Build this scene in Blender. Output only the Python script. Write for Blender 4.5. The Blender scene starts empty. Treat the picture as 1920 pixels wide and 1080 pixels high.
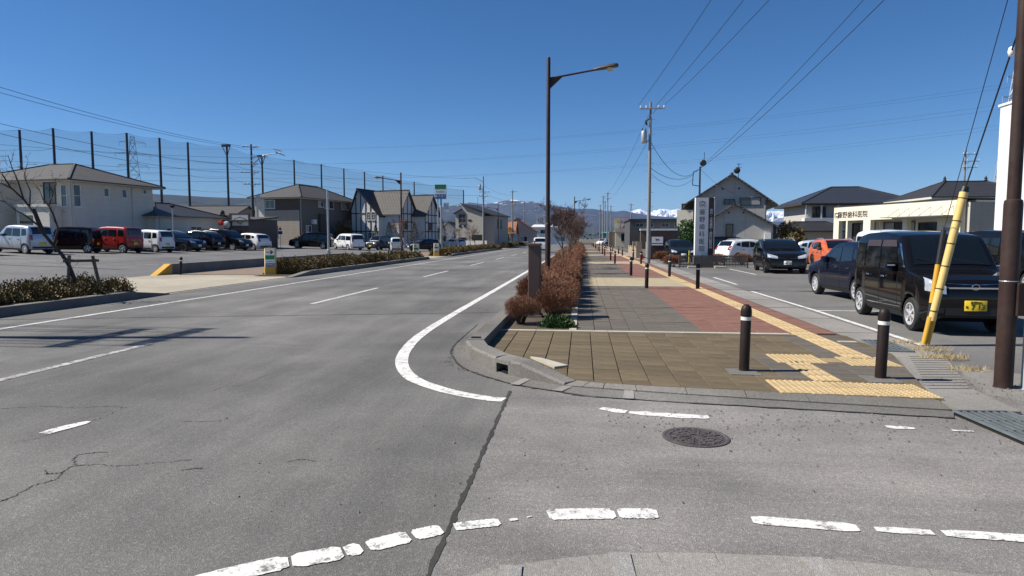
import bpy, bmesh, math, random
from mathutils import Vector, Matrix, noise
R = math.radians
random.seed(7)
SC = bpy.context.scene
COL = SC.collection
# ---------------------------------------------------------------- camera
cam_d = bpy.data.cameras.new('camera')
cam = bpy.data.objects.new('camera', cam_d); COL.objects.link(cam)
cam.location = (0, 0, 1.6)
cam.rotation_euler = (R(90 - 4.324), 0, R(6.108))
cam_d.sensor_width = 36; cam_d.lens = 36 * 1230 / 1920
cam_d.clip_start = 0.05; cam_d.clip_end = 60000
SC.camera = cam
# ---------------------------------------------------------------- sky, sun, exposure
SUN_EL, SUN_AZ = 47.0, (-1.0, -0.10)          # the sun stands to the left of the road
w = bpy.data.worlds.new('World'); SC.world = w; w.use_nodes = True
nt = w.node_tree; bg = nt.nodes['Background']
sky = nt.nodes.new('ShaderNodeTexSky'); sky.sky_type = 'NISHITA'; sky.sun_disc = False
sky.sun_elevation = R(SUN_EL); sky.sun_rotation = math.atan2(SUN_AZ[0], SUN_AZ[1])
sky.altitude = 2000; sky.air_density = 1.0; sky.dust_density = 0.0; sky.ozone_density = 4.5
hs_ = nt.nodes.new('ShaderNodeHueSaturation'); hs_.inputs['Saturation'].default_value = 1.2; hs_.inputs['Hue'].default_value = .502
nt.links.new(sky.outputs[0], hs_.inputs['Color']); nt.links.new(hs_.outputs[0], bg.inputs[0]); bg.inputs[1].default_value = 0.068
sl = bpy.data.lights.new('sun', 'SUN'); sl.energy = 4.8; sl.angle = R(0.53); sl.color = (1, 0.945, 0.86)
sun = bpy.data.objects.new('sun', sl); COL.objects.link(sun)
_a = Vector((SUN_AZ[0], SUN_AZ[1], 0)).normalized() * math.cos(R(SUN_EL)); _a.z = math.sin(R(SUN_EL))
sun.rotation_euler = _a.to_track_quat('Z', 'Y').to_euler(); sun.location = (0, 0, 60)
SC.view_settings.view_transform = 'Standard'; SC.view_settings.look = 'None'
SC.view_settings.exposure = 0.62; SC.view_settings.gamma = 1
SC.cycles.use_denoising = True; SC.cycles.max_bounces = 6; SC.cycles.transparent_max_bounces = 24
SC.cycles.volume_bounces = 0; SC.cycles.caustics_reflective = False; SC.cycles.caustics_refractive = False
# ---------------------------------------------------------------- materials
def nn(t, kind, **kw):
    n = t.nodes.new(kind)
    for k, v in kw.items(): setattr(n, k, v)
    return n
def lin(t, a, b): t.links.new(a, b)
def ramp(t, src, stops):
    r = nn(t, 'ShaderNodeValToRGB'); e = r.color_ramp.elements
    while len(e) < len(stops): e.new(0.5)
    for i, (p, c) in enumerate(stops):
        e[i].position = p; e[i].color = (*c, 1) if len(c) == 3 else c
    lin(t, src, r.inputs[0]); return r.outputs[0]
def noi(t, co, scale, detail=4, rough=.55, out='Fac'):
    n = nn(t, 'ShaderNodeTexNoise'); n.inputs['Scale'].default_value = scale
    n.inputs['Detail'].default_value = detail; n.inputs['Roughness'].default_value = rough
    lin(t, co, n.inputs['Vector']); return n.outputs[out]
def mixc(t, a, b, f, mode='MIX'):
    m = nn(t, 'ShaderNodeMix', data_type='RGBA', blend_type=mode)
    for v, i in ((f, 0), (a, 6), (b, 7)):
        if hasattr(v, 'node'): lin(t, v, m.inputs[i])
        else: m.inputs[i].default_value = v if i == 0 else (*v, 1)
    return m.outputs[2]
def mth(t, op, a, b=0.5, clamp=False):
    m = nn(t, 'ShaderNodeMath', operation=op, use_clamp=clamp)
    for v, i in ((a, 0), (b, 1)):
        if hasattr(v, 'node'): lin(t, v, m.inputs[i])
        else: m.inputs[i].default_value = v
    return m.outputs[0]
def scl(c, k): return tuple(min(1, x * k) for x in c)
MATS = {}
def new_mat(name):
    m = bpy.data.materials.new(name); m.use_nodes = True; t = m.node_tree
    return m, t, t.nodes['Principled BSDF'], nn(t, 'ShaderNodeTexCoord')
def M(name, col=(.5, .5, .5), rough=.6, metal=0, var=.12, scale=3, bump=0, bscale=60, coat=0, rnd=0, spec=.5, dirt=0, stretch=None):
    if name in MATS: return MATS[name]
    m, t, b, tc = new_mat(name)
    co = tc.outputs['Object']
    if stretch:
        mp = nn(t, 'ShaderNodeMapping'); mp.inputs['Scale'].default_value = stretch; lin(t, co, mp.inputs[0]); co = mp.outputs[0]
    f = noi(t, co, scale, 5, .6)
    c = ramp(t, f, [(.3, scl(col, 1 - var)), (.7, scl(col, 1 + var))])
    if dirt:
        d = noi(t, co, scale * .35, 6, .7)
        c = mixc(t, c, (.12, .1, .08), mth(t, 'MULTIPLY', mth(t, 'SUBTRACT', d, .45, True), dirt * 3, True))
    if rnd:
        oi = nn(t, 'ShaderNodeObjectInfo')
        hs = nn(t, 'ShaderNodeHueSaturation'); lin(t, c, hs.inputs['Color'])
        lin(t, mth(t, 'ADD', mth(t, 'MULTIPLY', oi.outputs['Random'], rnd), 1 - rnd / 2), hs.inputs['Value']); c = hs.outputs[0]
    lin(t, c, b.inputs['Base Color'])
    b.inputs['Roughness'].default_value = rough; b.inputs['Metallic'].default_value = metal
    b.inputs['Coat Weight'].default_value = coat; b.inputs['Coat Roughness'].default_value = .04
    b.inputs['Specular IOR Level'].default_value = spec
    if bump:
        bp = nn(t, 'ShaderNodeBump'); bp.inputs['Strength'].default_value = bump; bp.inputs['Distance'].default_value = .01
        lin(t, noi(t, co, bscale, 3), bp.inputs['Height']); lin(t, bp.outputs[0], b.inputs['Normal'])
    MATS[name] = m; return m
def asphalt(name, base, tint, blotch=.2, speck=.5, gscale=170, streak=None):
    m, t, b, tc = new_mat(name); co = tc.outputs['Object']
    big = noi(t, co, .22, 4, .6); mid = noi(t, co, 1.7, 5, .65); fine = noi(t, co, 28, 4, .7)
    v = nn(t, 'ShaderNodeTexVoronoi'); v.inputs['Scale'].default_value = gscale; lin(t, co, v.inputs['Vector'])
    g = nn(t, 'ShaderNodeSeparateColor'); lin(t, v.outputs['Color'], g.inputs[0])
    c = mixc(t, scl(base, 1 - blotch), scl(tint, 1 + blotch), ramp(t, big, [(.33, (0, 0, 0)), (.68, (1, 1, 1))]))
    c = mixc(t, c, ramp(t, mid, [(.3, (.72, .72, .72)), (.7, (1.0, 1.0, 1.0))]), .55, 'MULTIPLY')
    c = mixc(t, c, ramp(t, fine, [(.3, (.55, .55, .55)), (.72, (1, 1, 1))]), .5, 'MULTIPLY')
    c = mixc(t, c, ramp(t, g.outputs[0], [(0, (.5, .5, .5)), (.5, (.85, .85, .85)), (.82, (1.05, 1.05, 1.05)), (.95, (1.9, 1.87, 1.78))]), speck, 'MULTIPLY')
    if streak:
        mp = nn(t, 'ShaderNodeMapping'); mp.inputs['Scale'].default_value = streak; lin(t, co, mp.inputs[0])
        c = mixc(t, c, ramp(t, noi(t, mp.outputs[0], 1, 6, .68), [(.3, (.66, .655, .65)), (.5, (.95, .95, .95)), (.72, (1.22, 1.21, 1.18))]), .85, 'MULTIPLY')
    # tyre-worn strips are a little smoother and darker; patches of old stain
    st = noi(t, co, .9, 7, .75); c = mixc(t, c, (.035, .034, .033), mth(t, 'MULTIPLY', mth(t, 'SUBTRACT', st, .575, True), 1.7, True))
    lin(t, c, b.inputs['Base Color']); b.inputs['Roughness'].default_value = .82; b.inputs['Specular IOR Level'].default_value = .35
    bp = nn(t, 'ShaderNodeBump'); bp.inputs['Strength'].default_value = .55; bp.inputs['Distance'].default_value = .006
    lin(t, mth(t, 'ADD', v.outputs['Distance'], mth(t, 'MULTIPLY', fine, 1.2)), bp.inputs['Height']); lin(t, bp.outputs[0], b.inputs['Normal'])
    MATS[name] = m; return m
def paint_mat(name, col, wear=.5):
    """road paint, chipped to a grey aggregate"""
    m, t, b, tc = new_mat(name); co = tc.outputs['Object']
    a = noi(t, co, 9, 8, .8); f = noi(t, co, 90, 3, .7)
    k = ramp(t, mth(t, 'ADD', mth(t, 'MULTIPLY', a, .7), mth(t, 'MULTIPLY', f, .3)), [(wear - .03, (0, 0, 0)), (wear + .05, (1, 1, 1))])
    c = mixc(t, (.16, .155, .15), col, k); c = mixc(t, c, ramp(t, noi(t, co, 2.2, 5), [(.3, (.8, .79, .77)), (.7, (1, 1, 1))]), .8, 'MULTIPLY')
    lin(t, c, b.inputs['Base Color']); b.inputs['Roughness'].default_value = .7
    MATS[name] = m; return m
def lined(name, col, period, axis, depth=.35, var=.08, rough=.75, dark=.7, width=.1, second=None, bumpd=.01):
    """siding / shingles: fine joint lines every `period` metres along a local axis"""
    m, t, b, tc = new_mat(name); co = tc.outputs['Object']
    s = nn(t, 'ShaderNodeSeparateXYZ'); lin(t, co, s.inputs[0])
    def line(ax, per):
        src = s.outputs[ax] if ax < 3 else mth(t, 'ADD', s.outputs[0], s.outputs[1])
        fr = mth(t, 'FRACT', mth(t, 'DIVIDE', src, per))
        return mth(t, 'LESS_THAN', fr, width)
    k = line(axis, period)
    if second: k = mth(t, 'MAXIMUM', k, line(*second))
    f = noi(t, co, 1.3, 6, .7)
    c = ramp(t, f, [(.3, scl(col, 1 - var)), (.7, scl(col, 1 + var))])
    c = mixc(t, c, scl(col, dark), k)
    lin(t, c, b.inputs['Base Color']); b.inputs['Roughness'].default_value = rough
    bp = nn(t, 'ShaderNodeBump'); bp.invert = True; bp.inputs['Strength'].default_value = depth; bp.inputs['Distance'].default_value = bumpd
    lin(t, k, bp.inputs['Height']); lin(t, bp.outputs[0], b.inputs['Normal'])
    MATS[name] = m; return m
def foliage(name, cols, rough=.6, trans=.25):
    m, t, b, tc = new_mat(name)
    g = nn(t, 'ShaderNodeNewGeometry')
    n = len(cols); c = ramp(t, g.outputs['Random Per Island'], [(i / max(1, n - 1), cc) for i, cc in enumerate(cols)])
    lin(t, c, b.inputs['Base Color']); b.inputs['Roughness'].default_value = rough; b.inputs['Specular IOR Level'].default_value = .3
    MATS[name] = m; return m
def emit_free(name, col, rough=.4): return M(name, col, rough, var=.03)
asphalt('asphalt_main', (.14, .136, .128), (.215, .207, .193), .17, .5, 135, (1.1, .09, 1))
asphalt('asphalt_side', (.21, .197, .188), (.3, .281, .262), .16, .48, 135, (.28, 1.3, 1))
asphalt('asphalt_lot', (.17, .163, .153), (.205, .198, .187), .12, .45)
asphalt('asphalt_lot_left', (.155, .152, .148), (.185, .181, .176), .12, .4)
asphalt('concrete_apron', (.28, .262, .235), (.35, .33, .3), .15, .4)
asphalt('kerb_concrete', (.16, .148, .13), (.25, .232, .205), .25, .45, 120)
asphalt('wall_concrete', (.2, .195, .185), (.27, .262, .245), .18, .3)
asphalt('tar', (.045, .042, .038), (.075, .07, .064), .3, .5)
asphalt('soil', (.09, .07, .045), (.14, .11, .075), .25, .6, 90)
asphalt('ground', (.13, .115, .08), (.16, .145, .1), .2, .4, 40)
asphalt('cream_apron', (.42, .37, .28), (.5, .45, .35), .1, .4)
paint_mat('paint_fresh', (.72, .705, .67), .44)
paint_mat('paint_worn', (.62, .61, .58), .45)
paint_mat('paint_old', (.55, .54, .52), .5)
M('bollard_brown', (.022, .014, .012), .5, var=.25, scale=6, bump=.1, spec=.22, dirt=.12)
M('pole_brown', (.036, .02, .016), .5, var=.25, scale=4, dirt=.35, spec=.25)
M('pole_dark', (.03, .022, .018), .5, var=.2)
M('galv', (.42, .44, .45), .45, .6, var=.15, scale=5)
M('concrete_pole', (.23, .235, .235), .7, var=.15, scale=2, bump=.2)
M('steel', (.3, .3, .3), .4, .8)
M('dark_metal', (.03, .03, .032), .5, .3)
M('white', (.8, .8, .78), .5, var=.05)
M('white_band', (.75, .74, .7), .35, var=.06)
M('black', (.012, .012, .012), .5)
M('rubber', (.018, .018, .018), .75, var=.3, scale=9)
M('wire', (.015, .015, .018), .6)
M('green_sign', (.0, .2, .075), .35, var=.04)
M('blue_sign', (.01, .09, .3), .35, var=.04)
M('yellow', (.62, .34, .03), .45, var=.12, scale=5, dirt=.25)
M('guy_yellow', (.72, .5, .17), .4, var=.08, scale=3, dirt=.15)
M('yellow_post', (.75, .6, .06), .45)
M('orange_cone', (.6, .06, .03), .5)
M('glass', (.012, .015, .018), .06, var=.2, spec=.7)
M('glass_house', (.03, .04, .05), .08, var=.3, scale=1, spec=.7)
M('curtain', (.32, .32, .31), .25, var=.2, scale=2, stretch=(6, 6, .3))
# ---------------------------------------------------------------- mesh builder
class MB:
    def __init__(s): s.v = []; s.f = []; s.m = []; s.mi = 0
    def add(s, vs, fs):
        o = len(s.v); s.v += [tuple(p) for p in vs]
        for f in fs: s.f.append(tuple(o + i for i in f)); s.m.append(s.mi)
        return s
    def box(s, x0, x1, y0, y1, z0, z1, bev=0):
        if bev:
            b = bev
            def ring(z, k): return [(x0 + k, y0 + b, z), (x0 + b, y0 + k, z), (x1 - b, y0 + k, z), (x1 - k, y0 + b, z), (x1 - k, y1 - b, z), (x1 - b, y1 - k, z), (x0 + b, y1 - k, z), (x0 + k, y1 - b, z)]
            rings = [ring(z0, 0), ring(z1 - b, 0), ring(z1, b * .9)]
            vs = sum(rings, [])
            fs = [tuple(range(7, -1, -1)), tuple(range(16, 24))]
            for r in range(2):
                for i in range(8):
                    j = (i + 1) % 8; fs.append((r * 8 + i, r * 8 + j, r * 8 + 8 + j, r * 8 + 8 + i))
            return s.add(vs, fs)
        vs = [(x0, y0, z0), (x1, y0, z0), (x1, y1, z0), (x0, y1, z0), (x0, y0, z1), (x1, y0, z1), (x1, y1, z1), (x0, y1, z1)]
        return s.add(vs, [(3, 2, 1, 0), (4, 5, 6, 7), (0, 1, 5, 4), (1, 2, 6, 5), (2, 3, 7, 6), (3, 0, 4, 7)])
    def prism(s, pts, z0, z1, cap=True):
        """pts counter-clockwise (x, y); z1 may be a list"""
        n = len(pts); z1s = z1 if isinstance(z1, (list, tuple)) else [z1] * n
        z0s = z0 if isinstance(z0, (list, tuple)) else [z0] * n
        vs = [(p[0], p[1], z) for p, z in zip(pts, z0s)] + [(p[0], p[1], z) for p, z in zip(pts, z1s)]
        fs = [(i, (i + 1) % n, n + (i + 1) % n, n + i) for i in range(n)]
        if cap: fs += [tuple(range(n - 1, -1, -1)), tuple(range(n, 2 * n))]
        return s.add(vs, fs)
    def extr(s, pts, axis, a, b):
        """extrude a polygon of 2 coords along axis ('x': pts=(y,z), 'y': pts=(x,z))"""
        n = len(pts)
        mk = (lambda p, t: (t, p[0], p[1])) if axis == 'x' else (lambda p, t: (p[0], t, p[1]))
        vs = [mk(p, a) for p in pts] + [mk(p, b) for p in pts]
        fs = [(i, (i + 1) % n, n + (i + 1) % n, n + i) for i in range(n)] + [tuple(range(n - 1, -1, -1)), tuple(range(n, 2 * n))]
        return s.add(vs, fs)
    def tube(s, p, q, r0, r1=None, n=8, caps=True):
        r1 = r0 if r1 is None else r1
        p, q = Vector(p), Vector(q); d = (q - p)
        if d.length < 1e-6: return s
        d.normalize(); u = d.orthogonal().normalized(); v = d.cross(u)
        vs = []
        for c, r in ((p, r0), (q, r1)):
            for i in range(n):
                a = 2 * math.pi * i / n; vs.append(c + (u * math.cos(a) + v * math.sin(a)) * r)
        fs = [(i, (i + 1) % n, n + (i + 1) % n, n + i) for i in range(n)]
        if caps: fs += [tuple(range(n - 1, -1, -1)), tuple(range(n, 2 * n))]
        return s.add(vs, fs)
    def path(s, pts, r, n=6):
        pts = [Vector(p) for p in pts]; vs = []; fs = []
        u = None
        for i, p in enumerate(pts):
            d = (pts[min(i + 1, len(pts) - 1)] - pts[max(i - 1, 0)]).normalized()
            u = (d.orthogonal() if u is None else (u - d * u.dot(d))).normalized(); v = d.cross(u)
            rr = r[i] if isinstance(r, (list, tuple)) else r
            for k in range(n):
                a = 2 * math.pi * k / n; vs.append(p + (u * math.cos(a) + v * math.sin(a)) * rr)
        for i in range(len(pts) - 1):
            for k in range(n):
                fs.append((i * n + k, i * n + (k + 1) % n, (i + 1) * n + (k + 1) % n, (i + 1) * n + k))
        fs += [tuple(range(n - 1, -1, -1)), tuple(range((len(pts) - 1) * n, len(pts) * n))]
        return s.add(vs, fs)
    def lathe(s, prof, n=16, c=(0, 0, 0), axis='z', cap=True):
        """prof: (r, h) list"""
        vs = []; fs = []
        for r, h in prof:
            for i in range(n):
                a = 2 * math.pi * i / n; x, y = r * math.cos(a), r * math.sin(a)
                p = (x, y, h) if axis == 'z' else ((h, x, y) if axis == 'x' else (y, h, x))
                vs.append((p[0] + c[0], p[1] + c[1], p[2] + c[2]))
        for j in range(len(prof) - 1):
            for i in range(n):
                k = (i + 1) % n; fs.append((j * n + i, j * n + k, (j + 1) * n + k, (j + 1) * n + i))
        if cap and prof[0][0] > 1e-5: fs.append(tuple(range(n - 1, -1, -1)))
        if cap and prof[-1][0] > 1e-5: fs.append(tuple(range((len(prof) - 1) * n, len(prof) * n)))
        return s.add(vs, fs)
    def quad(s, a, b, c, d): return s.add([a, b, c, d], [(0, 1, 2, 3)])
    def bar(s, p, q, wx, wz):
        """square bar between two points"""
        p, q = Vector(p), Vector(q); d = (q - p).normalized()
        u = d.cross(Vector((0, 0, 1)))
        u = Vector((1, 0, 0)) if u.length < 1e-4 else u.normalized()
        v = u.cross(d)
        vs = [c + u * a * wx / 2 + v * b * wz / 2 for c in (p, q) for a, b in ((-1, -1), (1, -1), (1, 1), (-1, 1))]
        return s.add(vs, [(0, 1, 5, 4), (1, 2, 6, 5), (2, 3, 7, 6), (3, 0, 4, 7), (3, 2, 1, 0), (4, 5, 6, 7)])
    def mesh(s, name, mats, smooth=None):
        me = bpy.data.meshes.new(name); me.from_pydata(s.v, [], s.f)
        for m in (mats if isinstance(mats, (list, tuple)) else [mats]):
            me.materials.append(MATS[m] if isinstance(m, str) else m)
        if any(s.m): me.polygons.foreach_set('material_index', s.m)
        if smooth is not None:
            me.polygons.foreach_set('use_smooth', [True] * len(me.polygons))
            if smooth < 179: me.set_sharp_from_angle(angle=R(smooth))
        me.update(); return me
    def build(s, name, mats, parent=None, smooth=None, fix=True):
        me = s.mesh(name, mats, smooth)
        if fix:
            bm = bmesh.new(); bm.from_mesh(me); bmesh.ops.recalc_face_normals(bm, faces=bm.faces); bm.to_mesh(me); bm.free()
            if smooth is not None and smooth < 179: me.set_sharp_from_angle(angle=R(smooth))
        return link(name, me, parent)
def link(name, me, parent=None):
    o = bpy.data.objects.new(name, me); COL.objects.link(o)
    if parent is not None: o.parent = parent
    return o
def tag(o, label=None, cat=None, group=None, kind=None):
    if label: o['label'] = label
    if cat: o['category'] = cat
    if group: o['group'] = group
    if kind: o['kind'] = kind
    return o
def thing(name, label, cat, loc=(0, 0, 0), rz=0, group=None):
    o = bpy.data.objects.new(name, None); COL.objects.link(o); o.empty_display_size = .2
    o.location = loc; o.rotation_euler = (0, 0, rz)
    return tag(o, label, cat, group)
def struct(o): o['kind'] = 'structure'; return o
KIDS = {}
def copy_tree(o, parent=None):
    c = o.copy(); COL.objects.link(c); c.parent = parent
    for ch in [x for x in o.children]: copy_tree(ch, c)
    return c
def text_mesh(body, size, name='lettering', spacing=1.0, align='CENTER', extrude=.004, vertical=False):
    cu = bpy.data.curves.new('txt', 'FONT'); cu.body = body; cu.size = size; cu.align_x = align; cu.align_y = 'CENTER'
    cu.extrude = extrude; cu.resolution_u = 2; cu.space_character = spacing; cu.space_line = 1.0 if not vertical else spacing
    ob = bpy.data.objects.new('txt', cu); COL.objects.link(ob)
    bpy.context.view_layer.update()
    me = bpy.data.meshes.new_from_object(ob.evaluated_get(bpy.context.evaluated_depsgraph_get()))
    bpy.data.objects.remove(ob); bpy.data.curves.remove(cu); me.name = name
    return me
def lettering(body, size, mat, parent, loc, rot, **kw):
    """rot: the text's own plane turned so that it faces outwards"""
    me = text_mesh(body, size, **kw); me.materials.clear(); me.materials.append(MATS[mat])
    o = link('lettering', me, parent); o.location = loc; o.rotation_euler = rot
    return o
# ================================================================ ground, roads, pavements
def sheet(name, pts, z, mat, parent=None):
    return MB().add([(p[0], p[1], z if len(p) < 3 else p[2]) for p in pts], [tuple(range(len(pts)))]).build(name, mat, parent, fix=False)
def rect(x0, x1, y0, y1): return [(x0, y0), (x1, y0), (x1, y1), (x0, y1)]
struct(sheet('ground', rect(-30000, 30000, -30000, 30000), -.14, 'ground'))
road = struct(sheet('road', rect(-11.8, -.73, -60, 900), 0, 'asphalt_main'))
side_road = struct(sheet('side_road', rect(-.73, 80, -30, 8.2), 0, 'asphalt_side'))
parking = struct(sheet('parking_lot', [(4.62, 8.6), (4.4, 7.0), (40, 7.0), (60, 60), (4.9, 60), (4.9, 10.4)], .012, 'asphalt_lot'))
def poly_at(pts, n):
    """resample a polyline to n points (Catmull-Rom)"""
    P = [Vector((p[0], p[1])) for p in pts]; out = []
    P = [P[0] * 2 - P[1]] + P + [P[-1] * 2 - P[-2]]
    seg = len(P) - 3
    for i in range(n):
        t = i / (n - 1) * seg; k = min(int(t), seg - 1); u = t - k
        a, b, c, d = P[k:k + 4]
        out.append(.5 * ((2 * b) + (c - a) * u + (2 * a - 5 * b + 4 * c - d) * u * u + (3 * b - a - 3 * c + d) * u ** 3))
    return out
def ribbon(name, pts, width, z, mat, parent=None, jit=0, rnd_ends=False, seed=0, side=0):
    rg = random.Random(seed); vs = []; n = len(pts)
    pts = [Vector((p[0], p[1])) for p in pts]
    for i, p in enumerate(pts):
        d = (pts[min(i + 1, n - 1)] - pts[max(i - 1, 0)]).normalized(); nrm = Vector((-d.y, d.x))
        wv = width[i] if isinstance(width, (list, tuple)) else width
        if rnd_ends:
            e = min(i, n - 1 - i); wv *= (.72, .86, .95)[e] * rg.uniform(.85, 1.05) if e < 3 else rg.uniform(.965, 1.03)
        a = p + nrm * (wv / 2 * (1 + side) + rg.uniform(-jit, jit)); b = p - nrm * (wv / 2 * (1 - side) + rg.uniform(-jit, jit))
        vs += [(b.x, b.y, z), (a.x, a.y, z)]
    fs = [(2 * i, 2 * i + 2, 2 * i + 3, 2 * i + 1) for i in range(n - 1)]
    return MB().add(vs, fs).build(name, mat, parent, fix=False)
Z1 = .005
# painted lines
edge = [(-2.62, 600), (-2.62, 40), (-2.68, 20), (-2.7, 14), (-2.67, 11), (-2.56, 9.5), (-2.33, 8.25), (-1.95, 7.3), (-1.45, 6.72), (-.98, 6.42), (-.76, 6.36)]
pts = [Vector(p) for p in edge[:3]] + poly_at(edge[2:], 60)[1:]
ribbon('edge_line', pts, .165, Z1, 'paint_fresh', road, jit=.004)
ribbon('edge_line', [(-10.22, -20), (-10.22, 600)], .14, Z1, 'paint_worn', road)
for k in range(-1, 36):
    y = 15.35 + 11.45 * k
    if k == 0 or k > 1: ribbon('lane_dash', [(-6.57, y), (-6.57, y + 5.2)], .13, Z1, 'paint_worn', road)
    elif k == 1: ribbon('lane_dash', [(-6.57, y), (-6.57, y + 5.0)], .13, Z1, 'paint_worn', road)
    else: ribbon('lane_dash', [(-6.53, 2.5), (-6.53, 9.25)], .13, Z1, 'paint_old', road)
ribbon('paint_remnant', [(-4.38, 4.84), (-4.37, 4.93), (-4.33, 5.05), (-4.29, 5.15), (-4.28, 5.21)], [.1, .13, .13, .1, .05], Z1, 'paint_fresh', road, jit=.008)
fore = poly_at([(-2.3, 2.3), (-1.62, 2.88), (-1.2, 3.13), (-.91, 3.34), (-.7, 3.47), (-.45, 3.57), (-.19, 3.69), (.19, 3.75), (.46, 3.77), (.96, 3.75), (1.54, 3.70), (2.37, 3.66), (3.2, 3.55)], 400)
def stroke(x0, x1, wd, seed, par):
    seg = [p for p in fore if x0 <= p.x <= x1]
    
    ribbon('stop_line_piece', seg, wd, Z1, 'paint_fresh', par, jit=.0035, rnd_ends=True, seed=seed)
for i, (a, b, wd) in enumerate([(-2.3, -1.43, .15), (-1.425, -1.205, .155), (-1.195, -1.115, .135), (-1.105, -.915, .14), (-.9, -.755, .13), (-.695, -.45, .1),
                                (-.4, -.35, .035), (-.31, -.27, .02), (-.19, .205, .15), (.212, .46, .14), (.97, 1.55, .115), (1.6, 1.92, .075), (1.95, 3.1, .1)]):
    stroke(a, b, wd, i, road if b < -.73 else side_road)
ribbon('worn_dash', poly_at([(.18, 6.13), (.3, 6.07), (.42, 6.03)], 7), .13, Z1, 'paint_fresh', side_road, jit=.016, rnd_ends=True, seed=3)
ribbon('worn_dash', poly_at([(.44, 6.02), (.8, 5.95), (1.14, 5.93)], 12), .14, Z1, 'paint_fresh', side_road, jit=.014, rnd_ends=True, seed=4)
ribbon('worn_dash', poly_at([(2.58, 5.78), (2.69, 5.765), (2.8, 5.76)], 6), .09, Z1, 'paint_fresh', side_road, jit=.012, rnd_ends=True, seed=5)
ribbon('worn_dash', poly_at([(3.08, 5.73), (3.17, 5.72), (3.24, 5.72)], 5), .05, Z1, 'paint_fresh', side_road, jit=.008, rnd_ends=True, seed=6)
# tar joint and cracks
def wob(pts, n, a, seed):
    rg = random.Random(seed); return [p + Vector((rg.uniform(-a, a), rg.uniform(-a, a))) for p in poly_at(pts, n)]
ribbon('tar_joint', wob([(-.74, 6.75), (-.73, 4.8), (-.72, 3.5), (-.71, 1.5)], 90, .006, 1), [.03 + .009 * math.sin(i * .9) + .006 * math.sin(i * 2.3) for i in range(90)], .003, 'tar', road)
for i, (c, wd) in enumerate([
    ([(-3.52, 3.3), (-3.52, 3.53), (-3.5, 3.58), (-3.52, 3.71), (-3.53, 3.79), (-3.47, 3.92), (-3.53, 4.03), (-3.54, 4.16), (-3.4, 4.2), (-3.21, 4.2), (-3.05, 4.27), (-2.93, 4.31), (-2.8, 4.38)], .013),
    ([(-3.53, 4.03), (-3.61, 4.0), (-3.69, 4.07)], .014), ([(-3.56, 4.18), (-3.67, 4.31), (-3.7, 4.39), (-3.62, 4.44), (-3.53, 4.47)], .013),
    ([(-5.6, 5.5), (-5.34, 5.56), (-5.1, 5.65), (-4.76, 5.63), (-4.52, 5.71), (-4.25, 5.69)], .011),
    ([(-4.3, 5.68), (-4.26, 5.33), (-4.27, 5.21), (-4.3, 4.82), (-4.43, 4.58)], .009), ([(-3.49, 5.3), (-3.18, 5.34), (-3.13, 5.46)], .012),
    ([(-2.74, 4.16), (-2.68, 4.2), (-2.62, 4.21)], .012), ([(-5.13, 9.43), (-4.51, 9.39), (-3.74, 9.23), (-3.42, 9.3)], .016),
    ([(-3.85, 6.41), (-3.82, 6.6), (-3.65, 6.69)], .01), ([(-3.66, 6.87), (-3.68, 7.26)], .01), ([(-2.1, 4.4), (-2.0, 4.46), (-1.9, 4.44)], .01)]):
    n = 12 * len(c); rg = random.Random(i)
    ribbon('crack', wob(c, n, .012, i), [wd * rg.uniform(.08, .9) for _ in range(n)], .003, 'tar', road)
# ---------------------------------------------------------------- corner pavement
WZ = .05          # top of the paving
sidewalk = struct(MB().prism([(-.05, 7.1), (.44, 6.98), (1.85, 6.8), (3.42, 6.6), (4.16, 9.2), (4.2, 10.5), (4.2, 11.0), (4.2, 400), (-.1, 400), (-.1, 11.05), (-1.38, 11.05), (-1.38, 8.6), (-1.05, 8.1), (-.73, 7.65)], -.1, .03).build('sidewalk', 'soil'))
M('tile_brown', (.118, .088, .046), .85, var=.2, scale=4, bump=.5, bscale=160, rnd=.34, dirt=.2)
M('tile_grey', (.108, .092, .073), .85, var=.17, scale=5, bump=.5, bscale=160, rnd=.2, dirt=.1)
M('tile_red', (.185, .088, .062), .85, var=.14, scale=5, bump=.5, bscale=160, rnd=.16, dirt=.1)
M('tile_cream', (.38, .315, .2), .8, var=.12, scale=6, bump=.3, bscale=120, rnd=.1, dirt=.1)
M('strip_cream', (.42, .385, .31), .8, var=.14, scale=6, bump=.3, dirt=.18)
M('tactile', (.47, .345, .175), .8, var=.2, scale=9, bump=.4, bscale=100, rnd=.2, dirt=.35)
BROWN = [(-.05, 7.12), (.44, 6.99), (1.85, 6.81), (3.4, 6.62), (4.15, 9.2), (4.19, 10.9), (-1.36, 10.9), (-1.36, 8.62), (-1.05, 8.12), (-.73, 7.67)]
def clip(poly, cv):
    for i in range(len(cv)):
        a, b = cv[i], cv[(i + 1) % len(cv)]; out = []
        def sd(p): return (b[0] - a[0]) * (p[1] - a[1]) - (b[1] - a[1]) * (p[0] - a[0])
        for j in range(len(poly)):
            p, q = poly[j], poly[(j + 1) % len(poly)]; sp, sq = sd(p), sd(q)
            if sp >= 0: out.append(p)
            if sp * sq < 0:
                t = sp / (sp - sq); out.append((p[0] + (q[0] - p[0]) * t, p[1] + (q[1] - p[1]) * t))
        poly = out
        if len(poly) < 3: return []
    return poly
TS, GP = .3, .0052
tile_me = {}
for c in ('brown', 'grey', 'red', 'cream'):
    mb = MB().box(-TS / 2 + GP, TS / 2 - GP, -TS / 2 + GP, TS / 2 - GP, -.03, 0, .004); tile_me[c] = mb.mesh('paving_tile', 'tile_' + c)
rgt = random.Random(5); NT = [0]
rest = {c: MB() for c in tile_me}
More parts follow.
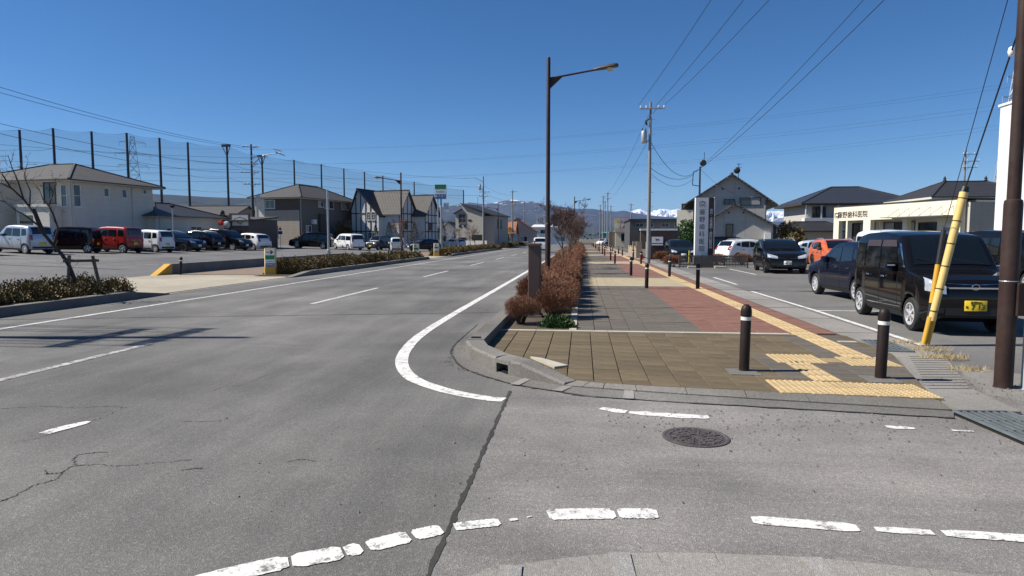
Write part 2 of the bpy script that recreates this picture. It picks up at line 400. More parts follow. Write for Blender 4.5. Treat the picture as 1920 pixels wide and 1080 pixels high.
def tile(x, y, c, big):
    z = WZ + rgt.uniform(-.0022, .0022)
    if big:
        o = link('paving_tile', tile_me[c], sidewalk); o.location = (x, y, z); o.rotation_euler = (rgt.uniform(-.003, .003), rgt.uniform(-.003, .003), 0); NT[0] += 1
    else:
        h = TS / 2 - GP; rest[c].box(x - h, x + h, y - h, y + h, z - .02, z)
def in_tac(x, y): return (2.3 < x < 3.95 and 7.35 < y < 9.1) or (3.1 < x < 3.95 and 9.0 < y < 11)
for i in range(19):
    for j in range(15):
        x, y = -1.36 + .15 + i * TS, 6.58 + .15 + j * TS
        sq = [(x - .1465, y - .1465), (x + .1465, y - .1465), (x + .1465, y + .1465), (x - .1465, y + .1465)]
        cl = clip(sq, BROWN)
        if not cl: continue
        ar = abs(sum(cl[k][0] * cl[(k + 1) % len(cl)][1] - cl[(k + 1) % len(cl)][0] * cl[k][1] for k in range(len(cl)))) / 2
        c = 'grey' if in_tac(x, y) else 'brown'
        if ar > .0855: tile(x, y, c, True)
        elif ar > .002:
            ox, oy = sum(p[0] for p in cl) / len(cl), sum(p[1] for p in cl) / len(cl)
            o = MB().prism([(p[0] - ox, p[1] - oy) for p in cl], -.03, 0).build('paving_tile', 'tile_' + c, sidewalk); o.location = (ox, oy, WZ + rgt.uniform(-.002, .002)); NT[0] += 1
SECT = []; y = 11.1
for L, c in [(10.5, 0), (4.6, 1), (14.2, 0), (4.6, 1), (14.2, 0), (4.6, 1), (14.2, 0), (4.6, 1), (14.2, 0), (4.6, 1), (14.2, 0), (4.6, 1), (14.2, 0), (4.6, 1), (14.2, 0)]:
    SECT.append((y, y + L, c)); y += L
for (y0, y1, c) in SECT:
    if y0 < 46:
        for j in range(int(round((y1 - y0) / TS))):
            yy = y0 + .15 + j * TS
            for i in range(14):
                xx = -.08 + .15 + i * TS
                if xx > 4.2: continue
                if 3.38 < xx < 3.8: continue
                cc = 'red' if xx > 2.0 else 'grey'
                if c: cc = 'cream' if xx < 3.4 else 'red'
                tile(xx, yy, cc, NT[0] < 298 and yy < 14 and xx < 3.4)
    else:
        a, b = ('tile_cream', 'tile_cream') if c else ('tile_grey', 'tile_red')
        sheet('paving_band', rect(-.08, 2.0, y0, y1), WZ, a, sidewalk); sheet('paving_band', rect(2.0, 4.2, y0, y1), WZ, b if not c else 'tile_cream', sidewalk)
    for yb in ((y0, y1) if c else ()):
        sheet('cream_strip', rect(-.08, 3.4, yb - .06, yb + .06), WZ + .006, 'strip_cream', sidewalk)
sheet('paving_band', rect(-.08, 4.2, SECT[-1][1], 400), WZ, 'tile_grey', sidewalk)
for c, mb in rest.items():
    o = mb.build('paving_tiles', 'tile_' + c, sidewalk, fix=False); o['kind'] = 'stuff'
x = -1.36
while x < 3.3:
    L = min(.6 - .004, 3.36 - x); MB().box(x, x + L, 10.92, 11.04, .0, WZ + .008, .004).build('cream_strip', 'strip_cream', sidewalk); x += .6
MB().box(3.84, 4.1, 10.2, 10.3, .0, WZ + .008, .004).build('cream_strip', 'strip_cream', sidewalk)
# tactile guiding tiles
def tac_mesh(kind):
    mb = MB(); h = .148; mb.box(-h, h, -h, h, -.03, 0, .003)
    if kind == 'dot':
        for i in range(5):
            for j in range(5):
                mb.lathe([(.018, 0), (.012, .007), (0, .0078)], 7, (-.12 + .06 * i, -.12 + .06 * j, 0))
    else:
        for i in range(4):
            xx = -.1125 + .075 * i; mb.box(xx - .014, xx + .014, -.135, .135, 0, .007, .005)
    return mb.mesh('tactile_tile', 'tactile')
tac = {k: tac_mesh(k) for k in ('dot', 'bar')}
def tacto(x, y, k, rz=0, s=1.0):
    o = link('tactile_tile', tac[k], sidewalk); o.location = (x, y, WZ + .007); o.rotation_euler = (0, 0, rz); o.scale = (s, s, 1)
for i in range(5):
    for j in range(2):
        tacto(2.15 + .3 * i, 6.9 + .3 * j - .02 * i, 'dot')
for j in range(4): tacto(2.68, 7.5 + .3 * j, 'bar', 0, .96)
for i in range(2):
    for j in range(2): tacto(2.6 + .3 * i, 8.56 + .3 * j, 'dot'); tacto(3.43 + .3 * i, 8.44 + .3 * j, 'dot')
tacto(3.14, 8.62, 'bar', R(90), .8)
for j in range(42): tacto(3.59, 8.93 + .35 * j + .0, 'bar', 0, 1.166)
tl = MB()
for yy in range(24, 200): tl.box(3.41, 3.77, yy - .36, yy + .62, .02, WZ + .008)
tl.build('tactile_line', 'tactile', sidewalk)['kind'] = 'stuff'
# flush kerb stones along the crossing and the concrete apron before them
kerb_front = struct(MB().box(-.2, -.19, 7.05, 7.06, -.05, 0).build('crossing_kerb', 'kerb_concrete'))
fl = poly_at([(-.19, 7.0), (.44, 6.86), (1.83, 6.6), (3.42, 6.36)], 9)
fi = poly_at([(-.05, 7.12), (.44, 6.985), (1.85, 6.80), (3.42, 6.61)], 9)
for i in range(8):
    g = .004; d = (fl[i + 1] - fl[i]).normalized() * g
    a, b, c, e = fl[i] + d, fl[i + 1] - d, fi[i + 1] - d, fi[i] + d
    MB().prism([a, b, c, e], -.05, [.022, .022, .05, .05]).build('kerb_stone', 'kerb_concrete', kerb_front)
ap_o = [(-1.92, 60), (-1.92, 12), (-1.88, 9.4), (-1.6, 8.25), (-1.36, 7.76), (-.99, 7.3), (-.72, 7.04), (-.27, 6.78), (.2, 6.56), (1.7, 6.34), (3.3, 6.12)]
ap_i = [(-1.6, 60), (-1.6, 12), (-1.6, 9.2), (-1.4, 8.44), (-1.14, 7.92), (-.8, 7.46), (-.66, 7.34), (-.17, 6.99), (.44, 6.85), (1.83, 6.59), (3.42, 6.35)]
asphalt('gutter_concrete', (.15, .142, .13), (.22, .208, .19), .22, .5, 110); apron = MB(); vs = []; 
for p, q in zip(ap_o, ap_i): vs += [(p[0], p[1], .006), (q[0], q[1], .012)]
apron.add(vs, [(2 * i, 2 * i + 1, 2 * i + 3, 2 * i + 2) for i in range(len(ap_o) - 1)])
struct(apron.build('gutter_apron', 'gutter_concrete'))
ribbon('tar_joint', wob([Vector(p) for p in ap_o[1:]], 160, .01, 4), [.028 * random.uniform(.4, 1.5) for _ in range(160)], .009, 'tar', road)
for p, q in (((-.72, 7.0), (-.6, 7.33)), ((-.25, 6.76), (-.12, 7.03)), ((.47, 6.5), (.5, 6.86))):
    ribbon('mortar_patch', [p, q], .1, .016, 'concrete_apron', road, jit=.01)
# raised kerb: corner piece with the gully mouth, then straight stones
kerb = struct(bpy.data.objects.new('kerb', None)); COL.objects.link(kerb)
ko = [(-1.62, 9.0), (-1.46, 8.46), (-1.17, 7.93), (-1.03, 7.70), (-.83, 7.49), (-.69, 7.37), (-.19, 7.0)]
ki = [(-1.36, 9.0), (-1.24, 8.56), (-1.0, 8.12), (-.89, 7.92), (-.72, 7.74), (-.6, 7.62), (-.06, 7.14)]
ti = lambda p, q, k: (p[0] + (q[0] - p[0]) * k, p[1] + (q[1] - p[1]) * k)
for i, (h0, h1) in enumerate([(.185, .185), (.185, .185), (.185, .185), (.185, .185), (.185, .18), (.18, .045)]):
    a, b, c, d = ko[i], ko[i + 1], ki[i + 1], ki[i]; mb = MB()
    def top(p, q, k): return ti(p, q, k)
    if i == 3:
        mb.prism([a, b, c, d], .125, [.17, .17, .185, .185]); mb.prism([ti(a, d, .6), ti(b, c, .6), c, d], -.05, .124)
        mb.prism([a, ti(a, b, .1), ti(d, c, .1), d], -.05, .126); mb.prism([ti(a, b, .9), b, c, ti(d, c, .9)], -.05, .126)
    else:
        # bevelled top edge on the road side
        p0, p1, t0, t1 = a, b, ti(a, d, .12), ti(b, c, .12)
        vs = [(*a, -.05), (*b, -.05), (*c, -.05), (*d, -.05), (*a, h0 - .03), (*b, h1 - .02), (*t0, h0), (*t1, h1), (*c, h1), (*d, h0)]
        mb.add(vs, [(3, 2, 1, 0), (0, 1, 5, 4), (4, 5, 7, 6), (6, 7, 8, 9), (1, 2, 8, 7, 5), (2, 3, 9, 8), (3, 0, 4, 6, 9)])
    mb.build('kerb_stone', 'kerb_concrete', kerb)
MB().prism([ti(ko[3], ki[3], .2), ti(ko[4], ki[4], .2), ti(ko[4], ki[4], .58), ti(ko[3], ki[3], .58)], -.04, .03).build('gully_shade', 'black', kerb)  # black filler painted as the shade inside the gully opening
y = 9.004
while y < 160:
    L = 2.0 if y < 60 else 20
    MB().extr([(-1.62, -.05), (-1.36, -.05), (-1.36, .19), (-1.585, .19), (-1.62, .155)], 'y', y, y + L - .006).build('kerb_stone', 'kerb_concrete', kerb); y += L
rf = MB().box(-1.56, -1.42, 9.1, 9.15, .192, .212, .006).build('reflector', 'dark_metal', kerb)
# planting strip edge
edging = struct(bpy.data.objects.new('planter_edging', None)); COL.objects.link(edging)
y = 11.06
while y < 90:
    L = .6 if y < 24 else 6; MB().box(-.21, -.085, y, y + L - .008, -.05, WZ + .012, .005).build('edging_stone', 'strip_cream', edging); y += L
struct(sheet('planting_bed', rect(-1.36, -.21, 11.05, 160), .055, 'soil'))
# slab cover beside the gully, set a little askew
MB().prism([(-.66, 8.4), (-.32, 7.74), (-.16, 7.86), (-.5, 8.3)], .03, .075).build('gully_cover', 'strip_cream', kerb)
# concrete drain run along the car park, with two steel gratings
drain = struct(MB().prism([(3.44, 6.3), (3.98, 6.32), (4.08, 7.3), (4.66, 8.8), (4.84, 9.5), (4.9, 10.4), (4.9, 300), (4.22, 300), (4.22, 10.0), (4.18, 9.1), (3.52, 7.15)], -.08, .03).build('drain_channel', 'concrete_apron'))
for k in range(14):
    y0 = 7.2 + k * .15; x0 = 3.62 + k * .055; MB().bar((x0, y0, .032), (x0 + .44, y0 - .02 + .06, .032), .012, .006).build('groove', 'kerb_concrete', drain)
for k in range(18): MB().box(4.22, 4.9, 11.4 + 2 * k, 11.412 + 2 * k, .0305, .033).build('joint', 'tar', drain)
M('grating', (.22, .25, .25), .5, .5, var=.2, scale=8, dirt=.3)
def grating(label, x0, x1, y0, y1, ang, along):
    g = thing('drain_grating', label, 'grating', ((x0 + x1) / 2, (y0 + y1) / 2, .03), ang); hx, hy = (x1 - x0) / 2, (y1 - y0) / 2
    MB().box(-hx, hx, -hy, hy, -.03, .004).build('pit_shade', 'black', g)  # solid black slab stands in for the shade below the slats
    f = MB()
    for a in (-1, 1): f.box(a * hx - .015, a * hx + .015, -hy, hy, .003, .02); f.box(-hx, hx, a * hy - .015, a * hy + .015, .003, .0205)
    f.build('frame', 'grating', g)
    n = int(2 * (hx if along == 'y' else hy) / .06)
    for i in range(1, n):
        t = -1 + 2 * i / n
        (MB().box(t * hx - .011, t * hx + .011, -hy + .016, hy - .016, .003, .018) if along == 'y' else MB().box(-hx + .016, hx - .016, t * hy - .011, t * hy + .011, .003, .018)).build('slat', 'grating', g)
    for t in (-.5, 0, .5): (MB().box(-hx, hx, t * hy - .006, t * hy + .006, .003, .014) if along == 'y' else MB().box(t * hx - .006, t * hx + .006, -hy, hy, .003, .014)).build('cross_bar', 'grating', g)
grating('steel drain grating in the concrete channel beside the yellow guy-wire cover', 4.24, 4.6, 9.52, 10.5, R(-4), 'y')
grating('steel drain grating at the mouth of the side street beside the brown pole', 3.4, 3.86, 5.05, 6.25, R(3), 'y')
struct(MB().prism([(4.1, 7.0), (4.45, 6.6), (6, 6.5), (6, 7.2), (4.62, 8.6)], -.05, .028).build('verge', 'concrete_apron'))
struct(sheet('verge', [(4.0, 6.25), (4.1, 5.0), (9, 5.0), (9, 6.5), (4.45, 6.6)], .01, 'concrete_apron'))
# car-park markings
LP = lambda *a, **k: ribbon('bay_line', *a, **k)
LP([(5.05, 10.25), (5.12, 15), (5.06, 20.3)], .11, .017, 'paint_fresh', parking, jit=.006)
for yy in (15.0,): LP([(5.15, yy), (8.6, yy)], .1, .0175, 'paint_fresh', parking)
LP([(5.3, 23.2), (5.35, 27.5)], .1, .017, 'paint_fresh', parking)
for xx in (7.6, 10.7, 13.8): LP([(xx, 29.8), (xx, 35)], .11, .017, 'paint_fresh', parking)
# manhole
mh = thing('manhole_cover', 'round patterned iron manhole cover in the side street', 'manhole', (.92, 5.31, .002))
M('iron', (.1, .085, .08), .6, .3, var=.35, scale=14, dirt=.3)
MB().lathe([(.265, 0), (.265, .006), (.245, .008), (.235, .003), (.228, .003)], 40).build('ring', 'iron', mh)
c = MB().lathe([(.226, 0), (.226, .006), (0, .006)], 40).build('lid', 'iron', mh)
b = MB()
for k in range(12):
    a = 2 * math.pi * k / 12
    b.bar((.05 * math.cos(a), .05 * math.sin(a), .008), (.2 * math.cos(a + .25), .2 * math.sin(a + .25), .008), .016, .008)
for rr in (.05, .1, .15, .205):
    for k in range(24):
        a = 2 * math.pi * k / 24 + rr * 9; b.bar((rr * math.cos(a), rr * math.sin(a), .008), (rr * math.cos(a + .17), rr * math.sin(a + .17), .008), .012, .009)
b.build('pattern', 'iron', mh)
# near corner opposite: only its kerb strip shows
asphalt('mortar', (.3, .29, .27), (.38, .365, .34), .15, .4); nk = struct(bpy.data.objects.new('near_kerb', None)); COL.objects.link(nk)
arc = poly_at([(-1.35, 2.0), (-.85, 2.62), (-.4, 2.96), (0, 3.13), (.38, 3.21), (1.07, 3.24), (1.8, 3.16), (2.6, 3.05), (4, 2.85)], 19)
for i in range(18):
    a, b = arc[i], arc[i + 1]; d = (b - a).normalized(); n = Vector((d.y, -d.x)) * .3
    MB().prism([a + n + d * .004, b + n - d * .004, b - d * .004, a + d * .004], -.05, [.05, .05, .044, .044]).build('kerb_stone', 'concrete_apron', nk)
for k in (4.9, 8.0, 11.4):
    i = int(k); a = arc[i].lerp(arc[i + 1], k - i); ribbon('mortar_patch', [a + Vector((0, -.01)), a + Vector((.02, -.3))], .1, .054, 'mortar', nk, jit=.006)
struct(MB().prism([(p.x, p.y - .28) for p in arc[::-1]][::-1] + [(8, 2.5), (8, -6), (-1.5, -6)], -.05, .045, True).build('near_pavement', 'concrete_apron'))
ribbon('tar_joint', wob(arc, 150, .006, 8), [.02 * random.uniform(.4, 1.6) for _ in range(150)], .008, 'tar', side_road)
# grit on the asphalt
def grit(name, n, fn, smin, smax, mat, seed):
    rg = random.Random(seed); mb = MB()
    for _ in range(n):
        x, y, z = fn(rg); s = rg.uniform(smin, smax) * (rg.random() ** 1.5 + .35)
        p = [(s * math.cos(a + rg.uniform(-.4, .4)) * rg.uniform(.6, 1.2), s * math.sin(a) * rg.uniform(.6, 1.2)) for a in (0, 1.3, 2.6, 3.9, 5.1)]
        mb.add([(x + q[0], y + q[1], z - .002) for q in p] + [(x + q[0] * .5, y + q[1] * .5, z + s * .9) for q in p[:3]], [(0, 1, 6, 5), (1, 2, 7, 6), (2, 3, 7), (3, 4, 5, 7), (4, 0, 5), (5, 6, 7)])
    return tag(mb.build(name, mat, None, fix=True), kind='stuff')
M('pebble', (.14, .13, .12), .85, var=.5, scale=30)
grit('gravel', 420, lambda r: (r.uniform(.2, 3.6), 6.2 - abs(r.gauss(0, .55)) - .05 * r.random(), .002), .006, .014, 'pebble', 1)
grit('gravel', 120, lambda r: (r.uniform(-2.4, 2.5), r.uniform(3.3, 5.5), .002), .005, .011, 'pebble', 2)
grit('gravel', 220, lambda r: (-1.75 + r.gauss(0, .06) + max(0, 8.3 - (yy := r.uniform(7.6, 9.8))) * .55, yy, .008), .004, .012, 'pebble', 3)
grit('gravel', 240, lambda r: (4.3 + r.gauss(.1, .25), 7.2 + r.gauss(0, .3), .03), .006, .014, 'pebble', 4)
grit('gravel', 60, lambda r: (r.uniform(-.9, 3.3), r.uniform(7, 10.6), WZ), .004, .01, 'pebble', 5)
grit('gravel', 60, lambda r: (1.95 + r.gauss(.05, .12), 7.72 + r.gauss(-.04, .05), WZ), .004, .011, 'pebble', 6)
grit('gravel', 90, lambda r: (3.4 + r.gauss(.0, .18), 7.45 + r.gauss(-.04, .07), WZ), .004, .012, 'pebble', 7)
# ---------------------------------------------------------------- far side of the road
def lot_z(x): return max(0, min(.72, (-18.3 - x) * .037)) + .01
left_lot = struct(MB().add([(-18.3, -20, .01), (-18.3, 96, .01), (-37.5, 96, .72), (-37.5, -20, .72), (-120, -20, .75), (-120, 120, .75), (-37.5, 120, .72), (-18.3, 120, .01)],
                           [(0, 1, 2, 3), (3, 2, 6, 5, 4), (1, 7, 6, 2)]).build('left_parking_lot', 'asphalt_lot_left'))
for o in [left_lot]:
    if o.data.polygons[0].normal.z < 0: o.data.flip_normals()
left_walk = struct(sheet('left_sidewalk', rect(-18.3, -11.8, -20, 400), .006, 'concrete_apron'))
lined('walk_left', (.2, .145, .1), .3, 0, .3, .15, .85, .75, .03, (1, .3))
sheet('paving_band', rect(-18.0, -13.7, 27.0, 50), .03, 'walk_left', left_walk)
sheet('paving_band', rect(-18.0, -13.7, 58, 300), .03, 'walk_left', left_walk)
sheet('paving_band', rect(-18.0, -13.7, -10, 16.5), .03, 'walk_left', left_walk)
sheet('driveway', rect(-18.28, -12.0, 16.6, 26.9), .02, 'cream_apron', left_walk)
sheet('driveway', rect(-18.28, -12.0, 50.2, 57.8), .02, 'cream_apron', left_walk)
def left_kerb(y0, y1, taper0, taper1):
    k = struct(bpy.data.objects.new('left_kerb', None)); COL.objects.link(k); y = y0
    while y < y1 - .01:
        L = min(2.0 if y < 60 else 10, y1 - y); h0 = .03 if (taper0 and y == y0) else .2; h1 = .03 if (taper1 and y + L >= y1 - .01) else .2
        e = .004; MB().add([(-12.05, y + e, -.05), (-11.72, y + e, -.05), (-11.72, y + L - e, -.05), (-12.05, y + L - e, -.05), (-12.05, y + e, h0), (-11.76, y + e, h0), (-11.76, y + L - e, h1), (-12.05, y + L - e, h1)],
                 [(3, 2, 1, 0), (4, 5, 6, 7), (0, 1, 5, 4), (1, 2, 6, 5), (2, 3, 7, 6), (3, 0, 4, 7)]).build('kerb_stone', 'kerb_concrete', k); y += L
    sheet('planting_bed', rect(-13.7, -12.05, y0 + .5, y1 - .5), .05, 'soil', k)
left_kerb(-8, 17.6, False, True); left_kerb(25.6, 50.0, True, True); left_kerb(58, 98, True, True); left_kerb(106, 220, True, False)
# low retaining wall with its painted ramp end
wall = thing('retaining_wall', 'low grey concrete retaining wall with a yellow painted sloping end', 'wall', (-18.15, 27.2, 0))
y = 0
while y < 22:
    MB().box(-.15, .15, y + (.004 if y else 0), y + 2 - .004, -.05, .48, .012).build('block', 'wall_concrete', wall); y += 2
MB().extr([(-1.15, .0), (-.004, .0), (-.004, .48), (-.1, .48)], 'x', -.151, .151).build('ramp_end', 'yellow', wall)
for (a, b, c, d) in [(-27, -25, 30, 30.1), (-29, -27, 32.5, 32.6), (-24, -22.6, 33, 33.1), (-30.5, -29, 36, 36.1)]:
    MB().add([(a, c, lot_z(a) + .006), (b, c, lot_z(b) + .006), (b, d, lot_z(b) + .006), (a, d, lot_z(a) + .006)], [(0, 1, 2, 3)]).build('bay_line', 'paint_worn', left_lot)
for k in range(16):
    yy = 34 + 2.7 * k
    MB().add([(-36, yy, lot_z(-36) + .006), (-31, yy, lot_z(-31) + .006), (-31, yy + .1, lot_z(-31) + .006), (-36, yy + .1, lot_z(-36) + .006)], [(0, 1, 2, 3)]).build('bay_line', 'paint_worn', left_lot)
# ================================================================ street furniture
def make_bollard():
    r = thing('bollard', '', 'bollard')
    MB().lathe([(.058, 0), (.058, .6), (.056, .605)], 20).build('post', 'bollard_brown', r, smooth=40)
    MB().lathe([(.0595, .6), (.0595, .64)], 20).build('reflective_band', 'white_band', r, smooth=40)
    MB().lathe([(.05, .64), (.061, .645), (.063, .67), (.063, .7), (.058, .735), (.045, .765), (.025, .782), (0, .787)], 20).build('cap', 'bollard_brown', r, smooth=60)
    MB().lathe([(.0605, .66), (.065, .664), (.0605, .668)], 20).build('collar', 'bollard_brown', r, smooth=60)
    return r
bol = make_bollard(); first = True
def bollard(x, y, label, group=None, lean=(0, 0), rz=0, z=WZ):
    global first
    o = bol if first else copy_tree(bol); first = False
    o.location = (x, y, z); o.rotation_euler = (lean[0], lean[1], rz); tag(o, label, 'bollard', group)
    if not group and 'group' in o: del o['group']
    return o
bollard(1.9, 7.86, 'dark brown bollard with white band standing in the brown paving at the crossing', lean=(.004, .012))
bollard(3.31, 7.6, 'dark brown bollard with white band beside the concrete drain and tactile tiles', lean=(0, .02))
for x, y in ((1.9, 7.76), (3.31, 7.5)):
    MB().box(x - .2, x + .13, y - .16, y + .2, .02, WZ + .006).build('footing', 'kerb_concrete', sidewalk)
bollard(2.01, 20.83, 'dark brown bollard at the near edge of the first cream band', lean=(0, .01))
bollard(3.53, 20.57, 'dark brown bollard on the yellow tactile strip next to the parking bay line')
bollard(2.03, 27.74, 'dark brown bollard past the first cream band, in the middle of the paving')
bollard(3.53, 27.16, 'dark brown bollard past the first cream band, on the tactile strip side', lean=(.01, 0))
far = []
y = 40.8
while y < 150:
    far += [(2.0, y), (3.55, y - .4), (2.0, y + 6.2), (3.55, y + 5.8)]; y += 18.8
for x, y in far: bollard(x, y, 'dark brown bollard in the far double row along the paving', 'bollards receding along the pavement', (random.uniform(-.01, .01), random.uniform(-.01, .01)))
bollard(-17.42, 26.86, 'leaning dark bollard with white band before the low concrete wall', lean=(0, .09), z=.02)
bollard(-13.3, 44.2, 'dark bollard standing behind the shrubs near the roadside bench', z=.02)
bollard(-16.4, 58.9, 'dark bollard behind the second car-park entrance of the shop', z=.02)
# ---- street lamps
def street_lamp(label, loc, rz, h=6.95, arm=1.35):
    r = thing('street_lamp', label, 'street lamp', loc, rz)
    MB().lathe([(.085, 0), (.085, 1.95), (.08, 2.0), (.062, 2.02), (.058, h - .02), (.05, h)], 20).build('pole', 'pole_brown', r, smooth=40)
    MB().lathe([(.088, .3), (.092, .31), (.088, .32)], 20).build('collar', 'pole_brown', r, smooth=40)
    za = h - .62
    MB().tube((.0, 0, za), (arm + .05, 0, za + .19), .032, .026, 10).build('arm', 'pole_brown', r, smooth=40)
    MB().extr([(.05, za - .3), (.42, za + .03), (.42, za + .06), (.05, za + .01)], 'y', -.012, .012).build('bracket', 'pole_brown', r)
    # cobra head: an asymmetric shell
    st = [(0, .05, .05), (.18, .11, .075), (.4, .145, .095), (.58, .14, .1), (.68, .1, .085), (.72, .04, .05)]; vs = []; fs = []; n = 12
    for (x, wy, hz) in st:
        for k in range(n):
            a = 2 * math.pi * k / n; zz = math.sin(a); vs.append((arm + x, wy * math.cos(a), za + .19 + .12 * x + (hz * zz if zz > 0 else .035 * zz)))
    for i in range(len(st) - 1):
        for k in range(n): fs.append((i * n + k, i * n + (k + 1) % n, (i + 1) * n + (k + 1) % n, (i + 1) * n + k))
    fs += [tuple(range(n)), tuple(range((len(st) - 1) * n, len(st) * n))]
    hd = MB().add(vs, fs).build('lamp_head', 'lamp_shell', r, smooth=50)
    MB().lathe([(0, -.085), (.06, -.08), (.1, -.05), (.115, 0)], 16, (arm + .48, 0, za + .215)).build('lens', 'lens', hd, smooth=60)
    return r
M('lamp_shell', (.07, .062, .055), .45, var=.1); M('lens', (.55, .55, .5), .15, var=.1, spec=.7)
street_lamp('tall brown street lamp with one arm rising from the rust-red hedge', (-1.05, 20.1, .05), R(-5))
street_lamp('tall brown street lamp among the bare trees further along the pavement', (-1.05, 86, .05), 0)
street_lamp('brown street lamp behind the shrubs beside the shop car park', (-13.6, 48.6, .03), R(186), 6.5, 1.3)
street_lamp('dark street lamp in front of the grey modern house', (-13.6, 106, .03), R(180))
# ---- control cabinet in the hedge
cb = thing('control_cabinet', 'slim brown steel control cabinet standing in the rust-red bushes', 'cabinet', (-.93, 12.9, .055))
M('cabinet_brown', (.1, .062, .05), .5, var=.1, scale=3, dirt=.15)
MB().box(-.115, .115, -.18, .18, 0, 1.42, .01).build('body', 'cabinet_brown', cb)
MB().box(-.13, .13, -.2, .2, 1.4, 1.45, .012).build('lid', 'cabinet_brown', cb)
d = MB().box(.116, .124, -.16, .16, .1, 1.36).build('door', 'pole_dark', cb); MB().box(.124, .14, .1, .125, .7, .82).build('handle', 'dark_metal', d)
MB().box(-.15, .15, -.2, .2, -.02, .05).build('plinth', 'kerb_concrete', cb)
# ---- right-hand brown pole and its neighbour
rp = thing('utility_pole', 'thick brown painted steel pole with a stepped collar at the side street', 'utility pole', (4.44, 7.36, .02))
MB().lathe([(.085, 0), (.085, 1.93), (.08, 1.97), (.062, 1.985), (.055, 9.2), (0, 9.21)], 24).build('shaft', 'pole_brown', rp, smooth=40)
MB().box(.03, .14, -.105, -.03, .78, 1.12, .008).build('terminal_box', 'pole_brown', rp)
MB().lathe([(.0865, 1.13), (.0885, 1.135), (.0865, 1.14)], 24).build('strap', 'galv', rp)
MB().lathe([(.095, 0), (.09, .02), (.086, .02)], 20).build('foot', 'pole_brown', rp)
gp = thing('steel_post', 'pale galvanised steel post next to the thick brown pole', 'post', (4.66, 7.3, .02))
M('galv_green', (.42, .5, .48), .5, .2, var=.12, scale=5, dirt=.1)
MB().lathe([(.075, 0), (.075, 1.25), (0, 1.26)], 20).build('shaft', 'galv_green', gp, smooth=40); MB().lathe([(.09, 0), (.09, .012), (.076, .014)], 20).build('base_ring', 'galv_green', gp)
# ---- guy wires with covers
gy = thing('guy_wire_cover', 'leaning yellow plastic guy-wire cover beside the black kei van', 'guy wire cover', (5.07, 10.23, .03))
base = Vector((0, 0, 0)); topv = Vector((.5, .12, 2.3)); dv = topv.normalized()
def seg(a, b, r0, r1, mat, name, off=(0, 0, 0), n=14):
    o = Vector(off); return MB().tube(dv * a + o, dv * b + o, r0, r1, n).build(name, mat, gy, smooth=50)
seg(.0, .42, .035, .04, 'yellow', 'sleeve', (-.03, 0, 0)); seg(.0, .42, .03, .034, 'yellow', 'sleeve', (.03, .01, 0))
cv = seg(.36, 2.32, .05, .058, 'guy_yellow', 'cover')
for k in range(6):
    t = .5 + .34 * k
    MB().tube(dv * t, dv * (t + .012), .058 + .0035 * t / 2.3, None, 14).build('clip', 'black', cv)
seg(2.3, 2.38, .061, .05, 'black', 'cap')
g2 = thing('guy_wire_cover', 'black and yellow banded guy-wire sleeve tucked behind the plain yellow one', 'guy wire cover', (5.08, 10.28, .03))
d2 = Vector((.37, .22, 2.3)).normalized()
for a, b, m in ((.1, .62, 'black'), (.62, 1.2, 'yellow'), (1.2, 1.72, 'black')):
    MB().tube(d2 * a, d2 * b, .034, .036, 12).build('sleeve', m, g2, smooth=50)
wr = MB(); wr.tube(d2 * 1.7, (-.64, -2.92, 4.75), .005, None, 5); wr.build('wire', 'wire', g2)
wr = MB(); wr.tube(dv * 2.3, (-.63, -2.87, 3.85), .009, None, 6); wr.build('wire', 'wire', gy)
MB().lathe([(0, -.06), (.025, -.045), (.035, 0), (.025, .045), (0, .06)], 12, tuple(dv * 2.3 + (Vector((-.63, -2.87, 3.85)) - dv * 2.3) * .84)).build('ball_insulator', 'white', gy, smooth=60)
# ---- cones, marker posts
cn = thing('traffic_cone', 'small red traffic cone beside the stone gate post', 'cone', (4.4, 49.6, .04))
MB().box(-.18, .18, -.18, .18, 0, .04, .01).build('base', 'orange_cone', cn); MB().lathe([(.14, .04), (.03, .68), (0, .69)], 16).build('cone', 'orange_cone', cn, smooth=40)
for i, (x, y) in enumerate(((6.3, 45.5), (6.75, 42.6))):
    p = thing('marker_post', ('yellow plastic marker post next to the dark brown sign wall', 'yellow plastic marker post close to the slatted fence')[i], 'post', (x, y, .02))
    MB().lathe([(.045, 0), (.045, .78), (.03, .81), (0, .815)], 12).build('post', 'yellow_post', p, smooth=50); MB().lathe([(.1, 0), (.09, .025), (.05, .03)], 12).build('foot', 'yellow_post', p)
